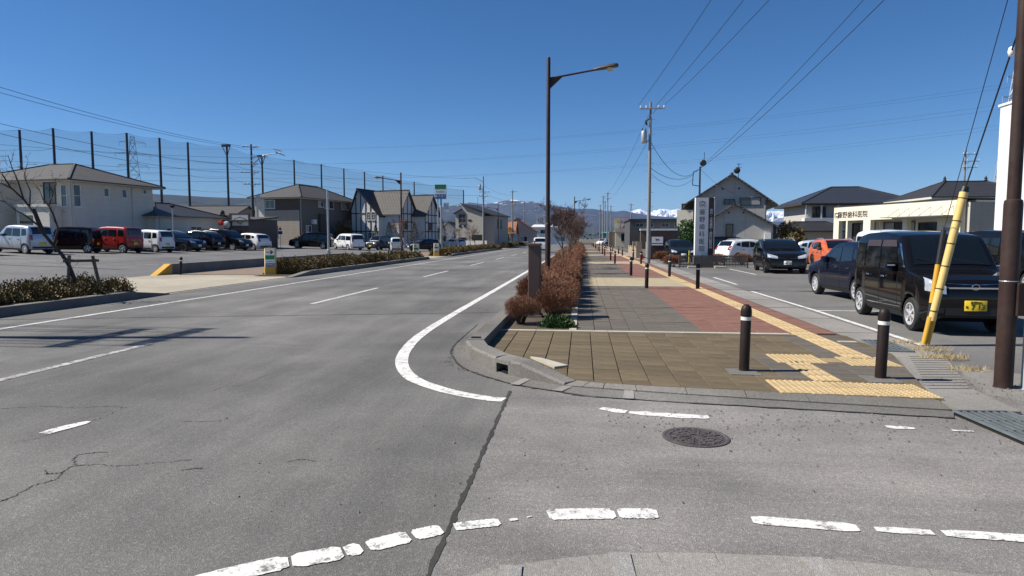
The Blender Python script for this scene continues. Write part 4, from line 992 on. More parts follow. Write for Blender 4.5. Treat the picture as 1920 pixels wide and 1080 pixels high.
def wheel_mesh(r, style):
    k = (round(r, 3), style)
    if k in WHEELS: return WHEELS[k]
    wd = .19; ri = r * .66
    ty = MB().lathe([(ri, -wd / 2), (r * .93, -wd / 2), (r * .985, -wd / 2 + .025), (r, -wd / 2 + .05), (r, wd / 2 - .05), (r * .985, wd / 2 - .025), (r * .93, wd / 2), (ri, wd / 2)], 30, axis='y', cap=False).mesh('tyre', 'rubber', 40)
    rm = MB(); rm.lathe([(ri * 1.0, .06), (ri * 1.02, .098), (ri * .93, .1), (ri * .9, .05)], 30, axis='y', cap=False)
    rm.mi = 1; rm.lathe([(ri * .9, .045), (0, .04)], 24, axis='y'); rm.mi = 0
    n = {'five': 5, 'six': 6, 'cover': 9, 'dark': 5, 'steel': 8}[style]
    for i in range(n):
        a = 2 * math.pi * i / n
        for da in ((-.1, .1) if style in ('five', 'dark') else (0,)):
            wv = .05 if style in ('cover', 'steel') else .042
            c1 = (ri * .16 * math.cos(a), .088, ri * .16 * math.sin(a)); c2 = (ri * .95 * math.cos(a + da * 1.6), .082, ri * .95 * math.sin(a + da * 1.6))
            p, q = Vector(c1), Vector(c2); d = (q - p).normalized(); s = d.cross(Vector((0, 1, 0))) * wv / 2
            rm.add([p - s * .8, p + s * .8, q + s, q - s, p - s * .8 + Vector((0, -.03, 0)), p + s * .8 + Vector((0, -.03, 0)), q + s + Vector((0, -.03, 0)), q - s + Vector((0, -.03, 0))], [(0, 1, 2, 3), (0, 4, 5, 1), (1, 5, 6, 2), (2, 6, 7, 3), (3, 7, 4, 0)])
    rm.lathe([(ri * .24, .06), (ri * .24, .092), (ri * .18, .1), (0, .1)], 16, axis='y')
    me = rm.mesh('rim', ['alloy_dark' if style == 'dark' else 'alloy', 'trim'], 40)
    WHEELS[k] = (ty, me); return WHEELS[k]
SPEC = {
 'kei_van': dict(L=3.55, W=1.5, H=1.72, belt=1.0, tumble=.1, r=.29, ax=(.62, 3.08), prof=[(0, .5), (.005, .66), (.03, .8), (.09, .9), (.3, .97), (.72, 1.03), (.8, 1.07), (1.02, 1.36), (1.2, 1.58), (1.32, 1.64), (1.7, 1.695), (2.3, 1.72), (3.0, 1.70), (3.34, 1.65), (3.42, 1.56), (3.5, 1.15), (3.54, .95), (3.55, .5)],
   ws=(.84, 1.24), rw=(3.395, 3.485), wins=[[(1.2, 1.04), (1.98, 1.03), (1.98, 1.5), (1.34, 1.5)], [(2.04, 1.03), (2.72, 1.03), (2.72, 1.5), (2.04, 1.5)], [(2.84, 1.04), (3.3, 1.06), (3.26, 1.5), (2.84, 1.5)], [(.92, 1.06), (1.1, 1.05), (1.2, 1.44), (1.15, 1.44)]], doors=(1.16, 2.01, 2.78), hl=(.68, .9, .44), tl=(.85, 1.35, .58), style='six'),
 'kei_wagon': dict(L=3.4, W=1.48, H=1.62, belt=.95, tumble=.1, r=.28, ax=(.58, 2.95), prof=[(0, .45), (.005, .62), (.04, .76), (.15, .86), (.5, .94), (.78, 1.0), (1.0, 1.25), (1.3, 1.5), (1.5, 1.57), (2.0, 1.61), (2.8, 1.59), (3.15, 1.54), (3.26, 1.42), (3.36, 1.05), (3.4, .85), (3.4, .45)],
   ws=(.82, 1.36), rw=(3.2, 3.34), wins=[[(1.15, 1.0), (1.9, .99), (1.9, 1.43), (1.45, 1.42)], [(1.96, .99), (2.6, .99), (2.58, 1.43), (1.96, 1.43)], [(2.7, 1.02), (3.1, 1.06), (3.05, 1.4), (2.7, 1.42)]], doors=(1.1, 1.93, 2.65), hl=(.62, .82, .45), tl=(.8, 1.1, .56), style='cover'),
 'boxy': dict(L=3.4, W=1.48, H=1.67, belt=1.0, tumble=.07, r=.3, ax=(.62, 3.05), prof=[(0, .5), (.005, .7), (.03, .88), (.12, .98), (.5, 1.03), (.85, 1.05), (.95, 1.12), (1.18, 1.52), (1.3, 1.6), (1.8, 1.66), (2.6, 1.67), (3.15, 1.64), (3.27, 1.56), (3.35, 1.1), (3.4, .9), (3.4, .5)],
   ws=(.93, 1.22), rw=(3.22, 3.34), wins=[[(1.15, 1.06), (1.92, 1.06), (1.92, 1.5), (1.3, 1.5)], [(1.98, 1.06), (2.6, 1.06), (2.6, 1.5), (1.98, 1.5)], [(2.72, 1.08), (3.14, 1.08), (3.12, 1.48), (2.72, 1.5)]], doors=(1.1, 1.95, 2.66), hl=(.72, .95, .45), tl=(.75, .95, .6), style='five'),
 'suv': dict(L=4.46, W=1.8, H=1.57, belt=.98, tumble=.16, r=.34, ax=(.86, 3.53), prof=[(0, .45), (.01, .62), (.06, .76), (.2, .88), (.7, .99), (1.15, 1.03), (1.3, 1.07), (1.75, 1.34), (2.1, 1.48), (2.5, 1.54), (3.0, 1.55), (3.6, 1.5), (3.95, 1.42), (4.1, 1.32), (4.35, 1.05), (4.44, .85), (4.46, .5)],
   ws=(1.32, 2.08), rw=(3.98, 4.3), wins=[[(1.85, 1.04), (2.72, 1.03), (2.72, 1.4), (2.3, 1.38)], [(2.78, 1.03), (3.5, 1.04), (3.42, 1.38), (2.78, 1.41)], [(3.58, 1.08), (3.9, 1.16), (3.78, 1.33), (3.52, 1.36)]], doors=(1.75, 2.75, 3.55), hl=(.68, .86, .42), tl=(.86, 1.08, .55), style='dark', rails=True, clad=True),
 'hatch': dict(L=4.05, W=1.7, H=1.52, belt=.95, tumble=.16, r=.3, ax=(.8, 3.36), prof=[(0, .42), (.01, .58), (.06, .7), (.2, .8), (.6, .91), (.98, .98), (1.15, 1.03), (1.6, 1.32), (1.95, 1.46), (2.4, 1.51), (2.9, 1.5), (3.45, 1.44), (3.65, 1.36), (3.85, 1.08), (3.98, .93), (4.04, .8), (4.05, .45)],
   ws=(1.16, 1.92), rw=(3.6, 3.86), wins=[[(1.62, 1.0), (2.4, .99), (2.4, 1.36), (2.05, 1.34)], [(2.46, .99), (3.1, 1.02), (3.05, 1.34), (2.46, 1.37)], [(3.18, 1.06), (3.5, 1.12), (3.42, 1.28), (3.14, 1.32)]], doors=(1.5, 2.43, 3.14), hl=(.62, .8, .44), tl=(.82, 1.08, .58), style='cover'),
 'minivan': dict(L=4.7, W=1.74, H=1.84, belt=1.05, tumble=.11, r=.33, ax=(.9, 3.75), prof=[(0, .48), (.01, .7), (.05, .84), (.2, .94), (.7, 1.06), (1.0, 1.14), (1.3, 1.4), (1.62, 1.64), (1.85, 1.74), (2.4, 1.82), (3.4, 1.84), (4.2, 1.8), (4.42, 1.74), (4.52, 1.6), (4.64, 1.15), (4.7, .9), (4.7, .5)],
   ws=(1.02, 1.7), rw=(4.46, 4.62), wins=[[(1.42, 1.1), (2.2, 1.09), (2.2, 1.6), (1.85, 1.6)], [(2.27, 1.09), (3.2, 1.09), (3.2, 1.6), (2.27, 1.6)], [(3.3, 1.09), (4.35, 1.12), (4.28, 1.58), (3.3, 1.6)]], doors=(1.38, 2.23, 3.25), hl=(.74, .95, .5), tl=(.95, 1.5, .62), style='five'),
}
def interp(P, x):
    if x <= P[0][0]: return P[0][1]
    for (a, b), (c, d) in zip(P, P[1:]):
        if x <= c: return b if c - a < 1e-6 else b + (d - b) * (x - a) / (c - a)
    return P[-1][1]
class CarShape:
    def __init__(s, sp):
        s.__dict__.update(sp); s.zb = .2
    def top(s, x): return interp(s.prof, x)
    def bot(s, x):
        z = s.zb
        for a in s.ax:
            ra = s.r + .055; d = abs(x - a)
            if d < ra: z = max(z, s.r + math.sqrt(ra * ra - d * d) * .98)
        e = min(x, s.L - x)
        if e < .3: z = max(z, s.zb + .1 * (1 - e / .3))
        return z
    def ring(s, x):
        zt, zb = s.top(x), s.bot(x); e = min(x, s.L - x); w0 = s.W / 2
        f = .45 if x < s.L / 2 else .3
        if e < f: w0 *= 1 - (.17 if x < s.L / 2 else .1) * (1 - e / f) ** 2
        bl = max(zb + .02, min(s.belt, zt - .04))
        zA = min(max(zb + .01, .3), bl - .006); zM = min(max(zb + .014, .6 * bl), bl - .003)
        P = [(0, zb), (w0 * .9, zb), (w0 * .97, zA), (w0, zM), (w0 * .985, bl)]
        hh = max(.01, zt - bl); tb = s.tumble * min(1, hh / (s.H - s.belt))
        rr = min(.09, hh)
        for t, ex in ((.35, 0), (.7, 0)): P.append((w0 * .985 * (1 - tb * t), bl + (hh - rr) * t / .7 if hh > rr else bl + hh * t * .5))
        wt = w0 * .985 * (1 - tb)
        P += [(wt - rr * .1, zt - rr * .55), (wt - rr * .38, zt - rr * .16), (wt - rr * 1.1, zt), (wt * .45, zt + .012), (0, zt + .018)]
        return P
    def hw(s, x, z):
        P = s.ring(x)[1:-2]; last = P[0]
        for p in P[1:]:
            if z <= p[1]:
                t = 0 if p[1] - last[1] < 1e-6 else max(0, (z - last[1]) / (p[1] - last[1])); return last[0] + (p[0] - last[0]) * t
            last = p
        return 0
    def side(s, x, z, sg, off=.005): return (x, sg * (s.hw(x, z) + off), z)
    def inside(s, x, y, z): return z < s.top(x) and abs(y) < s.hw(x, z)
    def xf(s, y, z, rear=False):
        for i in range(160):
            x = .01 * i
            if s.inside(s.L - x if rear else x, y, z): return (s.L - x + .008) if rear else x - .008
        return s.L - .2 if rear else .2
def grid(mb, fn, nu, nv):
    vs = [fn(i / nu, j / nv) for j in range(nv + 1) for i in range(nu + 1)]
    mb.add(vs, [(j * (nu + 1) + i, j * (nu + 1) + i + 1, (j + 1) * (nu + 1) + i + 1, (j + 1) * (nu + 1) + i) for j in range(nv) for i in range(nu)])
    return mb
def bil(q, u, v):
    a, b, c, d = q; return tuple((a[i] * (1 - u) + b[i] * u) * (1 - v) + (d[i] * (1 - u) + c[i] * u) * v for i in range(2))
CARPARTS = {}
def car(label, kind, loc, rz, paint, plate='plate_white', group=None, name='parked_car', style=None, hero=False, number=None, s=1.0, top=None):
    sp = dict(SPEC[kind]); sh = CarShape(sp); style = style or sp['style']
    root = thing(name, label, 'car' if kind not in ('minivan', 'kei_van') else 'van', loc, rz, group); root.scale = (s, s, s)
    key = (kind, style)
    if key not in CARPARTS:
        L = sh.L; xs = set()
        for (a, b), (c, d) in zip(sh.prof, sh.prof[1:]):
            n = max(1, int(math.hypot(c - a, d - b) / .08))
            for i in range(n + 1): xs.add(round(a + (c - a) * i / n, 4))
        for a in sh.ax:
            for i in range(17):
                t = -1 + i / 8; xs.add(round(a + (sh.r + .055) * math.sin(t * math.pi / 2), 4))
            xs.add(round(a - sh.r - .06, 4)); xs.add(round(a + sh.r + .06, 4))
        xs = sorted(x for x in xs if 0 <= x <= L); mb = MB(); rings = []
        for x in xs:
            P = sh.ring(x); rings.append([(x, -y, z) for y, z in P[::-1]] + [(x, y, z) for y, z in P[1:-1]] )
        n = len(rings[0]); mb.v = [p for r_ in rings for p in r_]
        for i in range(len(rings) - 1):
            for k in range(n): mb.f.append((i * n + k, i * n + (k + 1) % n, (i + 1) * n + (k + 1) % n, (i + 1) * n + k)); mb.m.append(0)
        mb.f += [tuple(range(n)), tuple(range((len(rings) - 1) * n, len(rings) * n))]; mb.m += [0, 0]
        body = mb.mesh('body', 'paint_black')
        bm = bmesh.new(); bm.from_mesh(body); bmesh.ops.recalc_face_normals(bm, faces=bm.faces); bm.to_mesh(body); bm.free()
        body.polygons.foreach_set('use_smooth', [True] * len(body.polygons)); body.set_sharp_from_angle(angle=R(38))
        parts = []
        def part(nm, mb_, mat, par=None, sm=50): parts.append((nm, mb_.mesh(nm, mat, sm), par))
        def topfn(x0, x1, k, off):
            def fn(u, v):
                x = x0 + (x1 - x0) * v; P = sh.ring(x); we = P[-3][0] * k; y = (u * 2 - 1) * we; z = sh.top(x) + .018 * (1 - abs(u * 2 - 1) ** 2)
                d = .01; sl = (sh.top(min(L, x + d)) - sh.top(max(0, x - d))) / (2 * d); nv = Vector((-sl, 0, 1)).normalized() * off
                return (x + nv.x, y, z + nv.z)
            return fn
        part('windscreen', grid(MB(), topfn(sp['ws'][0], sp['ws'][1], .97, .012), 8, 8), 'car_glass')
        r0, r1 = sp['rw']; zr1, zr0 = sh.top(r0), sh.top(r1)
        part('rear_window', grid(MB(), topfn(r0, r1, .95, .012), 8, 6), 'car_glass')
        for sg in (-1, 1):
            for q in sp['wins']:
                part('side_window', grid(MB(), lambda u, v: sh.side(*bil(q, u, v), sg, .007), 6, 5), 'car_glass')
            for xd in sp['doors']:
                if sh.bot(xd) > .3: xd0 = xd
                z0 = max(.3, sh.bot(xd) + .03)
                part('door_gap', grid(MB(), lambda u, v: sh.side(xd + .012 * u, z0 + (sh.belt - z0) * v, sg, .003), 1, 5), 'trim')
            for xd in sp['doors'][1:3]:
                hx, hz = xd - .2, sh.belt - .12; h = MB(); p = sh.side(hx, hz, sg, .0)
                h.box(hx - .08, hx + .08, min(p[1], p[1] + sg * .03), max(p[1], p[1] + sg * .03), hz - .015, hz + .018, .006); part('door_handle', h, 'chrome' if kind == 'kei_van' else 'trim')
            # sills
            xa, xb = sh.ax[0] + sh.r + .08, sh.ax[1] - sh.r - .08
            part('sill', grid(MB(), lambda u, v: sh.side(xa + (xb - xa) * u, .215 + .09 * v, sg, .006), 8, 1), 'trim')
            if sp.get('clad'):
                for a in sh.ax:
                    ra = sh.r + .06; arch = MB()
                    grid(arch, lambda u, v: (a + (ra + .055 * v) * math.cos(math.pi * (.03 + .94 * u)), sg * (sh.hw(min(L - .02, max(.02, a + (ra + .055 * v) * math.cos(math.pi * (.03 + .94 * u)))), max(.3, sh.r + (ra + .055 * v) * math.sin(math.pi * (.03 + .94 * u)))) + .01), sh.r + (ra + .055 * v) * math.sin(math.pi * (.03 + .94 * u))), 18, 1)
                    part('arch_trim', arch, 'trim')
            z0, z1, yi = sp['hl']; wv = sh.W / 2
            part('headlight', grid(MB(), lambda u, v: (lambda y, z: (sh.xf(y, z) - .018, y, z))(sg * (yi + (wv * .93 - yi) * u), z0 + .05 * u + (z1 - z0) * v * (.6 + .4 * u)), 10, 6), 'headlamp')
            z0, z1, yi2 = sp['tl']
            part('tail_light', grid(MB(), lambda u, v: (lambda y, z: (sh.xf(y, z, True) + .014, y, z))(sg * (yi2 + (wv * .93 - yi2) * u), z0 + (z1 - z0) * v), 5, 5), 'taillamp')
            xm = sp['wins'][0][0][0] + .05; pm = sh.side(xm, sh.belt + .08, sg, 0); mm = MB()
            mm.box(xm - .07, xm + .07, min(pm[1], pm[1] + sg * .2), max(pm[1], pm[1] + sg * .2), sh.belt + .0, sh.belt + .16, .03); part('mirror', mm, None)
            part('fog_lamp', grid(MB(), lambda u, v: (lambda y, z: (sh.xf(y, z) - .004, y, z))(sg * (wv * .62 + .12 * u), .38 + .08 * v), 2, 2), 'trim')
        zg = sp['hl'][0]
        part('grille', grid(MB(), lambda u, v: (lambda y, z: (sh.xf(y, z), y, z))((u * 2 - 1) * sp['hl'][2] * .92, zg + .02 + (sp['hl'][1] - zg) * .5 * v), 8, 2), 'trim')
        part('grille_bar', grid(MB(), lambda u, v: (lambda y, z: (sh.xf(y, z) - .012, y, z))((u * 2 - 1) * sp['hl'][2] * .9, zg + .09 + .025 * v), 8, 1), 'chrome')
        part('lower_grille', grid(MB(), lambda u, v: (lambda y, z: (sh.xf(y, z), y, z))((u * 2 - 1) * .45, .34 + .12 * v), 6, 2), 'trim')
        part('rear_bumper_trim', grid(MB(), lambda u, v: (lambda y, z: (sh.xf(y, z, True), y, z))((u * 2 - 1) * sh.W * .4, .32 + .12 * v), 6, 2), 'trim')
        for rear in (False, True):
            zc = .5 if not rear else .62; xx = sh.xf(0, zc, rear) + (.01 if rear else -.012)
            part('number_plate', MB().box(xx - .008, xx + .008, -.165, .165, zc - .083, zc + .083, .004), 'plate_white')
        if sp.get('rails'):
            for sg in (-1, 1):
                pts = [(x, sg * (sh.ring(x)[-3][0] + .01), sh.top(x) + (.05 if 2.2 < x < 3.7 else .0)) for x in (2.05, 2.2, 2.6, 3.1, 3.6, 3.75)]
                part('roof_rail', MB().path(pts, .02, 6), 'galv')
        for xw in (0.0,):
            wp = MB(); x0 = sp['ws'][0]
            for y0 in (-.5, .05): wp.bar((x0 - .0, y0, sh.top(x0) + .03), (x0 + .06, y0 + .5, sh.top(x0 + .06) + .04), .015, .015)
            part('wiper', wp, 'trim')
        CARPARTS[key] = (body, parts)
    body, parts = CARPARTS[key]
    pm = MATS['paint_' + paint]; ox = -sh.L / 2
    def own(me, mat):
        o = bpy.data.objects.new(me.name.split('.')[0], me); COL.objects.link(o); o.parent = root; o.location = (ox, 0, 0)
        o.material_slots[0].link = 'OBJECT'; o.material_slots[0].material = mat; return o
    own(body, pm)
    for nm, me, par in parts:
        if not me.materials: me.materials.append(pm)
        if nm == 'mirror': o = own(me, MATS['trim'] if kind == 'suv' and paint == 'orange' else pm)
        elif nm == 'number_plate': o = own(me, MATS[plate])
        else:
            o = bpy.data.objects.new(nm, me); COL.objects.link(o); o.parent = root; o.location = (ox, 0, 0)
        o.name = nm
    ty, rm = wheel_mesh(sh.r, style)
    for a in sh.ax:
        for sg in (-1, 1):
            wv = link('wheel', ty, root); wv.location = (ox + a, sg * (sh.W / 2 - .115), sh.r); wv.rotation_euler = (0, random.uniform(0, 3), 0 if sg > 0 else math.pi)
            link('rim', rm, wv)
    if number:
        x = ox + sh.xf(0, .5) - .022
        fs = (R(90), 0, R(-90)); lm = 'black' if plate != 'plate_white' else 'plate_green'
        n1, n2, n3 = number
        for body_, size, yy, zz in ((n1, .05, 0, .55), (n2, .05, .135, .48), (n3, .12, -.03, .475)):
            lettering(body_, size, lm, root, (x, yy, zz), fs, extrude=.001)
    return root, sh, ox
U, D_, LFT, RGT = -R(90), R(90), 0, R(180)   # nose pointing: away along the road, towards us, to the left, to the right
van, sh, ox = car('black kei van with brown window visors and yellow plate parked beside the guy-wire cover', 'kei_van', (6.43, 13.05, .012), D_ - R(3.5), 'black', 'plate_yellow', number=('長野583', 'な', '7 13'), s=1.0)
# details of the near van
for sg in (-1, 1):
    for q in ([(1.27, 1.44), (1.98, 1.44), (1.98, 1.56), (1.36, 1.56)], [(2.04, 1.44), (2.72, 1.44), (2.72, 1.56), (2.04, 1.56)]):
        o = grid(MB(), lambda u, v: sh.side(*bil(q, u, v), sg, .022 - .012 * v), 5, 2).build('window_visor', 'visor', van, 50); o.location = (ox, 0, 0)
    q = [(.86, 1.05), (.9, 1.05), (1.22, 1.5), (1.18, 1.5)]
    o = grid(MB(), lambda u, v: sh.side(*bil(q, u, v), sg, .009), 1, 6).build('pillar_trim', 'chrome', van, 50); o.location = (ox, 0, 0)
    q = [(1.0, .37), (2.6, .34), (2.6, .352), (1.0, .385)]
    o = grid(MB(), lambda u, v: sh.side(*bil(q, u, v), sg, .008), 8, 1).build('side_moulding', 'chrome', van, 50); o.location = (ox, 0, 0)
    mo = MB().box(1.14, 1.26, *sorted((sg * .93, sg * .79)), 1.1, 1.12).build('mirror_trim', 'chrome', van); mo.location = (ox, 0, 0)
em = MB(); em.path([(sh.xf(0, .8) - .012, .055 * math.cos(a), .8 + .045 * math.sin(a)) for a in [k * math.pi / 8 for k in range(17)]], .008, 6); o = em.build('emblem', 'chrome', van, 50); o.location = (ox, 0, 0)
for zz in (.83, .765):
    o = grid(MB(), lambda u, v: (lambda y, z: (sh.xf(y, z) - .009, y, z))((u * 2 - 1) * .42, zz + .01 * v + .02 * abs(u * 2 - 1)), 10, 1).build('grille_bar', 'chrome', van, 50); o.location = (ox, 0, 0)
MB().path([(.9, .5, 1.7), (1.05, .5, 1.95)], .004, 5).build('aerial', 'black', van)
car('dark navy hatchback with silver wheel covers parked nose-away beyond the black kei van', 'hatch', (7.5, 18.35, .012), U + R(2), 'navy', s=1.0, style='cover')
car('black crossover with roof rails and white plate in the front bay by the slatted fence', 'suv', (9.35, 32.6, .012), D_ - R(6), 'black', number=('長野330', 'つ', '48-67'))
car('orange crossover with black roof rails parked next to the black crossover', 'suv', (13.0, 35.2, .012), D_ - R(4), 'orange')
car('silver car with dark roof parked behind the orange crossover', 'hatch', (15.2, 42.5, .012), R(150), 'paleblue')
car('white van roof showing behind the dark navy hatchback', 'kei_van', (12.6, 28.2, .012), D_, 'white_car', s=1.12)
car('black van at the frame edge behind the brown pole', 'minivan', (13.3, 21.3, .012), D_, 'black')
car('white compact car between the black van and the kei van', 'hatch', (15.4, 28.7, .012), D_, 'white_car', s=1.06)
car('white hatchback nosing out behind the slatted fence', 'hatch', (11.2, 46.5, .012), R(205), 'white_car')
car('white crossover parked behind the white hatchback at the gabled house', 'suv', (12.4, 50.5, .012), R(200), 'white_car', style='five')
car('black estate with white roof parked under the gabled house wall', 'minivan', (12.2, 55.5, .012), R(180), 'black', s=.95)
car('dark grey hatchback facing out between yellow posts and the pillar sign', 'hatch', (6.75, 46.9, .012), D_, 'dkgreen', style='five')
# shop car park, row along the white house
def lcar(label, kind, x, y, rz, paint, plate='plate_white', **k):
    z = lot_z(x); r_, _, _ = car(label, kind, (x, y, z), rz, paint, plate, **k); r_.rotation_euler = (0, .037, rz) if abs(math.cos(rz)) > .7 and math.cos(rz) > 0 else ((0, -.037, rz) if abs(math.cos(rz)) > .7 else (0, 0, rz))
lcar('pale silver-blue car cut by the frame edge beside the silver kei wagon', 'kei_wagon', -36.6, 35.2, LFT - R(6), 'paleblue', 'plate_yellow', s=1.06)
lcar('silver kei wagon with red tail lamp in front of the white house', 'kei_wagon', -36.0, 38.9, LFT - R(14), 'silver', 'plate_yellow', s=1.12)
lcar('dark maroon boxy kei car glinting on its roof behind the leaning tree', 'boxy', -35.4, 42.1, LFT + R(16), 'maroon', 'plate_yellow', s=1.06)
lcar('bright red boxy kei car parked before the white house', 'boxy', -34.2, 44.8, LFT - R(6), 'red', 'plate_yellow', s=1.12)
lcar('white kei wagon between the red boxy car and the dark blue crossover', 'kei_wagon', -33.5, 47.8, LFT - R(10), 'white_car', 'plate_yellow', s=1.06)
lcar('dark blue crossover facing the road next to the white kei wagon', 'suv', -33.6, 51.4, RGT - R(8), 'navy', s=1.03)
lcar('black crossover with red tail lamps and white plate, tail towards the road', 'suv', -34.0, 54.8, LFT - R(6), 'black', s=1.06)
lcar('big black minivan with bright headlamps facing the road', 'minivan', -33.0, 58.0, RGT - R(12), 'black', s=1.03)
lcar('white hatchback seen from its tail beside the tall dark pole', 'hatch', -32.2, 60.6, LFT - R(16), 'white_car', s=1.06)
lcar('black boxy off-road van broadside before the beige apartment block', 'minivan', -30.4, 71.4, LFT + R(10), 'black')
lcar('white minivan with its dark tailgate beside the thin grey pole', 'minivan', -26.9, 73.4, LFT - R(40), 'white_car')
lcar('grey-green kei van facing the road before the half-timbered house', 'kei_van', -24.2, 76.6, D_ - R(18), 'grey', 'plate_yellow')
lcar('white kei wagon seen from behind under the left street lamp', 'kei_wagon', -20.4, 71.0, U + R(18), 'white_car', 'plate_yellow')
lcar('dark blue hatchback facing left in front of the wire fence', 'hatch', -19.4, 79.0, D_ - R(50), 'navy')
car('white car parked in the carport of the grey modern house', 'hatch', (-19.8, 99.5, .05), LFT - R(30), 'white_car')
car('white kei van driving away on the road', 'kei_van', (-4.6, 73.5, 0), U, 'white_car', 'plate_yellow', name='moving_car')
car('silver car waiting far down the road by the pavement', 'hatch', (4.6, 148, 0), D_ - R(30), 'white_car', name='moving_car')
car('dark car far down the road beside the silver one', 'hatch', (6.2, 140, 0), R(20), 'grey', name='moving_car')
# ================================================================ buildings
lined('wall_white', (.62, .58, .50), .45, 2, .3, .07, .8, .86, .05); lined('wall_beige', (.36, .3, .235), .42, 2, .35, .07, .8, .82, .06, (3, .9)); lined('wall_taupe', (.16, .135, .115), .42, 2, .35, .07, .8, .82, .06, (3, .9))
lined('wall_brown', (.085, .066, .055), .42, 2, .35, .07, .8, .82, .06); lined('wall_grey', (.4, .37, .32), .5, 2, .2, .06, .85, .9, .04); lined('wall_gable', (.44, .415, .38), .38, 2, .35, .06, .8, .85, .06, (3, 1.8))
lined('wall_clinic', (.74, .68, .53), .9, 2, .1, .04, .85, .96, .015); lined('wall_clinic_shaded', (.5, .46, .38), .25, 2, .3, .06, .85, .88, .08, (3, .5)); lined('roof_grey', (.062, .058, .056), .28, 2, .8, .16, .8, .6, .18); lined('roof_taupe', (.105, .096, .088), .22, 2, .8, .18, .8, .6, .2, (3, .45))  # clinic side siding: the wall's shade is put into a darker beige
lined('roof_dark', (.032, .03, .03), .25, 2, .8, .2, .55, .6, .2); lined('roof_kawara', (.05, .052, .058), .27, 3, .9, .25, .4, .35, .35, (2, .22)); lined('roof_orange', (.42, .17, .08), .3, 3, .9, .3, .75, .45, .3, (2, .2)); lined('roof_red', (.25, .11, .075), .3, 3, .9, .2, .75, .5, .3)
lined('wall_metal', (.7, .71, .72), .09, 2, .8, .03, .5, .8, .3); M('plaster_white', (.68, .67, .64), .85, var=.06, scale=.8, dirt=.08); M('timber', (.05, .035, .028), .75, var=.2, scale=6); M('frame_white', (.72, .72, .7), .4); M('frame_dark', (.03, .028, .027), .4); M('frame_grey', (.3, .3, .3), .4, .3)
M('brick_red', (.2, .09, .06), .85, var=.2, scale=8); M('wall_darkgrey', (.07, .07, .075), .7, var=.1); M('sign_white', (.78, .77, .74), .45, var=.03); M('sign_brown', (.05, .025, .022), .5, var=.05); M('gutter_brown', (.07, .055, .05), .5); M('eave_white', (.6, .57, .5), .7); M('fence_grey', (.10, .095, .09), .6, var=.15); M('stone_wall', (.3, .25, .18), .85, var=.3, scale=5, bump=.5)
def house(name, label, loc, rz=0, cat='house', group=None): return thing(name, label, cat, loc, rz, group)
def fpt(face, u, z, d):
    (ox_, oy), (ux, uy), (nx, ny) = face; return (ox_ + ux * u + nx * d, oy + uy * u + ny * d, z)
def S(x0, y0): return ((x0, y0), (1, 0), (0, -1))
def E_(x1, y0): return ((x1, y0), (0, 1), (1, 0))
def Wf(x0, y0): return ((x0, y0), (0, 1), (-1, 0))
def fbox(mb, face, u0, u1, z0, z1, d0, d1):
    p = [fpt(face, u, z, d) for d in (d0, d1) for u, z in ((u0, z0), (u1, z0), (u1, z1), (u0, z1))]
    return mb.add(p, [(0, 1, 2, 3), (7, 6, 5, 4), (0, 4, 5, 1), (1, 5, 6, 2), (2, 6, 7, 3), (3, 7, 4, 0)])
def window(root, face, u, z, wd, h, frame='frame_white', mull=1, rows=1, pane='glass_house', curtain=0, sill=True, fw=.06):
    """frame standing 6 cm proud, panes set back between its bars"""
    f = MB(); u0, u1, z0, z1 = u, u + wd, z, z + h
    for a, b, c, d in ((u0 - fw, u1 + fw, z1, z1 + fw), (u0 - fw, u1 + fw, z0 - fw, z0), (u0 - fw, u0, z0, z1), (u1, u1 + fw, z0, z1)): fbox(f, face, a, b, c, d, 0, .07)
    for i in range(1, mull + 1): m = u0 + wd * i / (mull + 1); fbox(f, face, m - .02, m + .02, z0, z1, .01, .05)
    for i in range(1, rows): m = z0 + h * i / rows; fbox(f, face, u0, u1, m - .02, m + .02, .012, .048)
    fo = f.build('window', frame, root)
    nc = mull + 1
    for i in range(nc):
        pm = 'curtain' if (curtain and i % 2 == (curtain - 1)) else pane
        fbox(MB(), face, u0 + wd * i / nc + .015, u0 + wd * (i + 1) / nc - .015, z0, z1, .008, .022).build('pane', pm, fo)
    if sill: fbox(MB(), face, u0 - .1, u1 + .1, z0 - .1, z0 - .06, 0, .1).build('sill', frame, fo)
    return fo
def slab(root, name, quad, t, mat):
    q = [Vector(p) for p in quad]; n = len(q); vs = [tuple(p) for p in q] + [(p.x, p.y, p.z - t) for p in q]
    fs = [tuple(range(n)), tuple(range(2 * n - 1, n - 1, -1))] + [(i, n + i, n + (i + 1) % n, (i + 1) % n) for i in range(n)]
    return MB().add(vs, fs).build(name, mat, root)
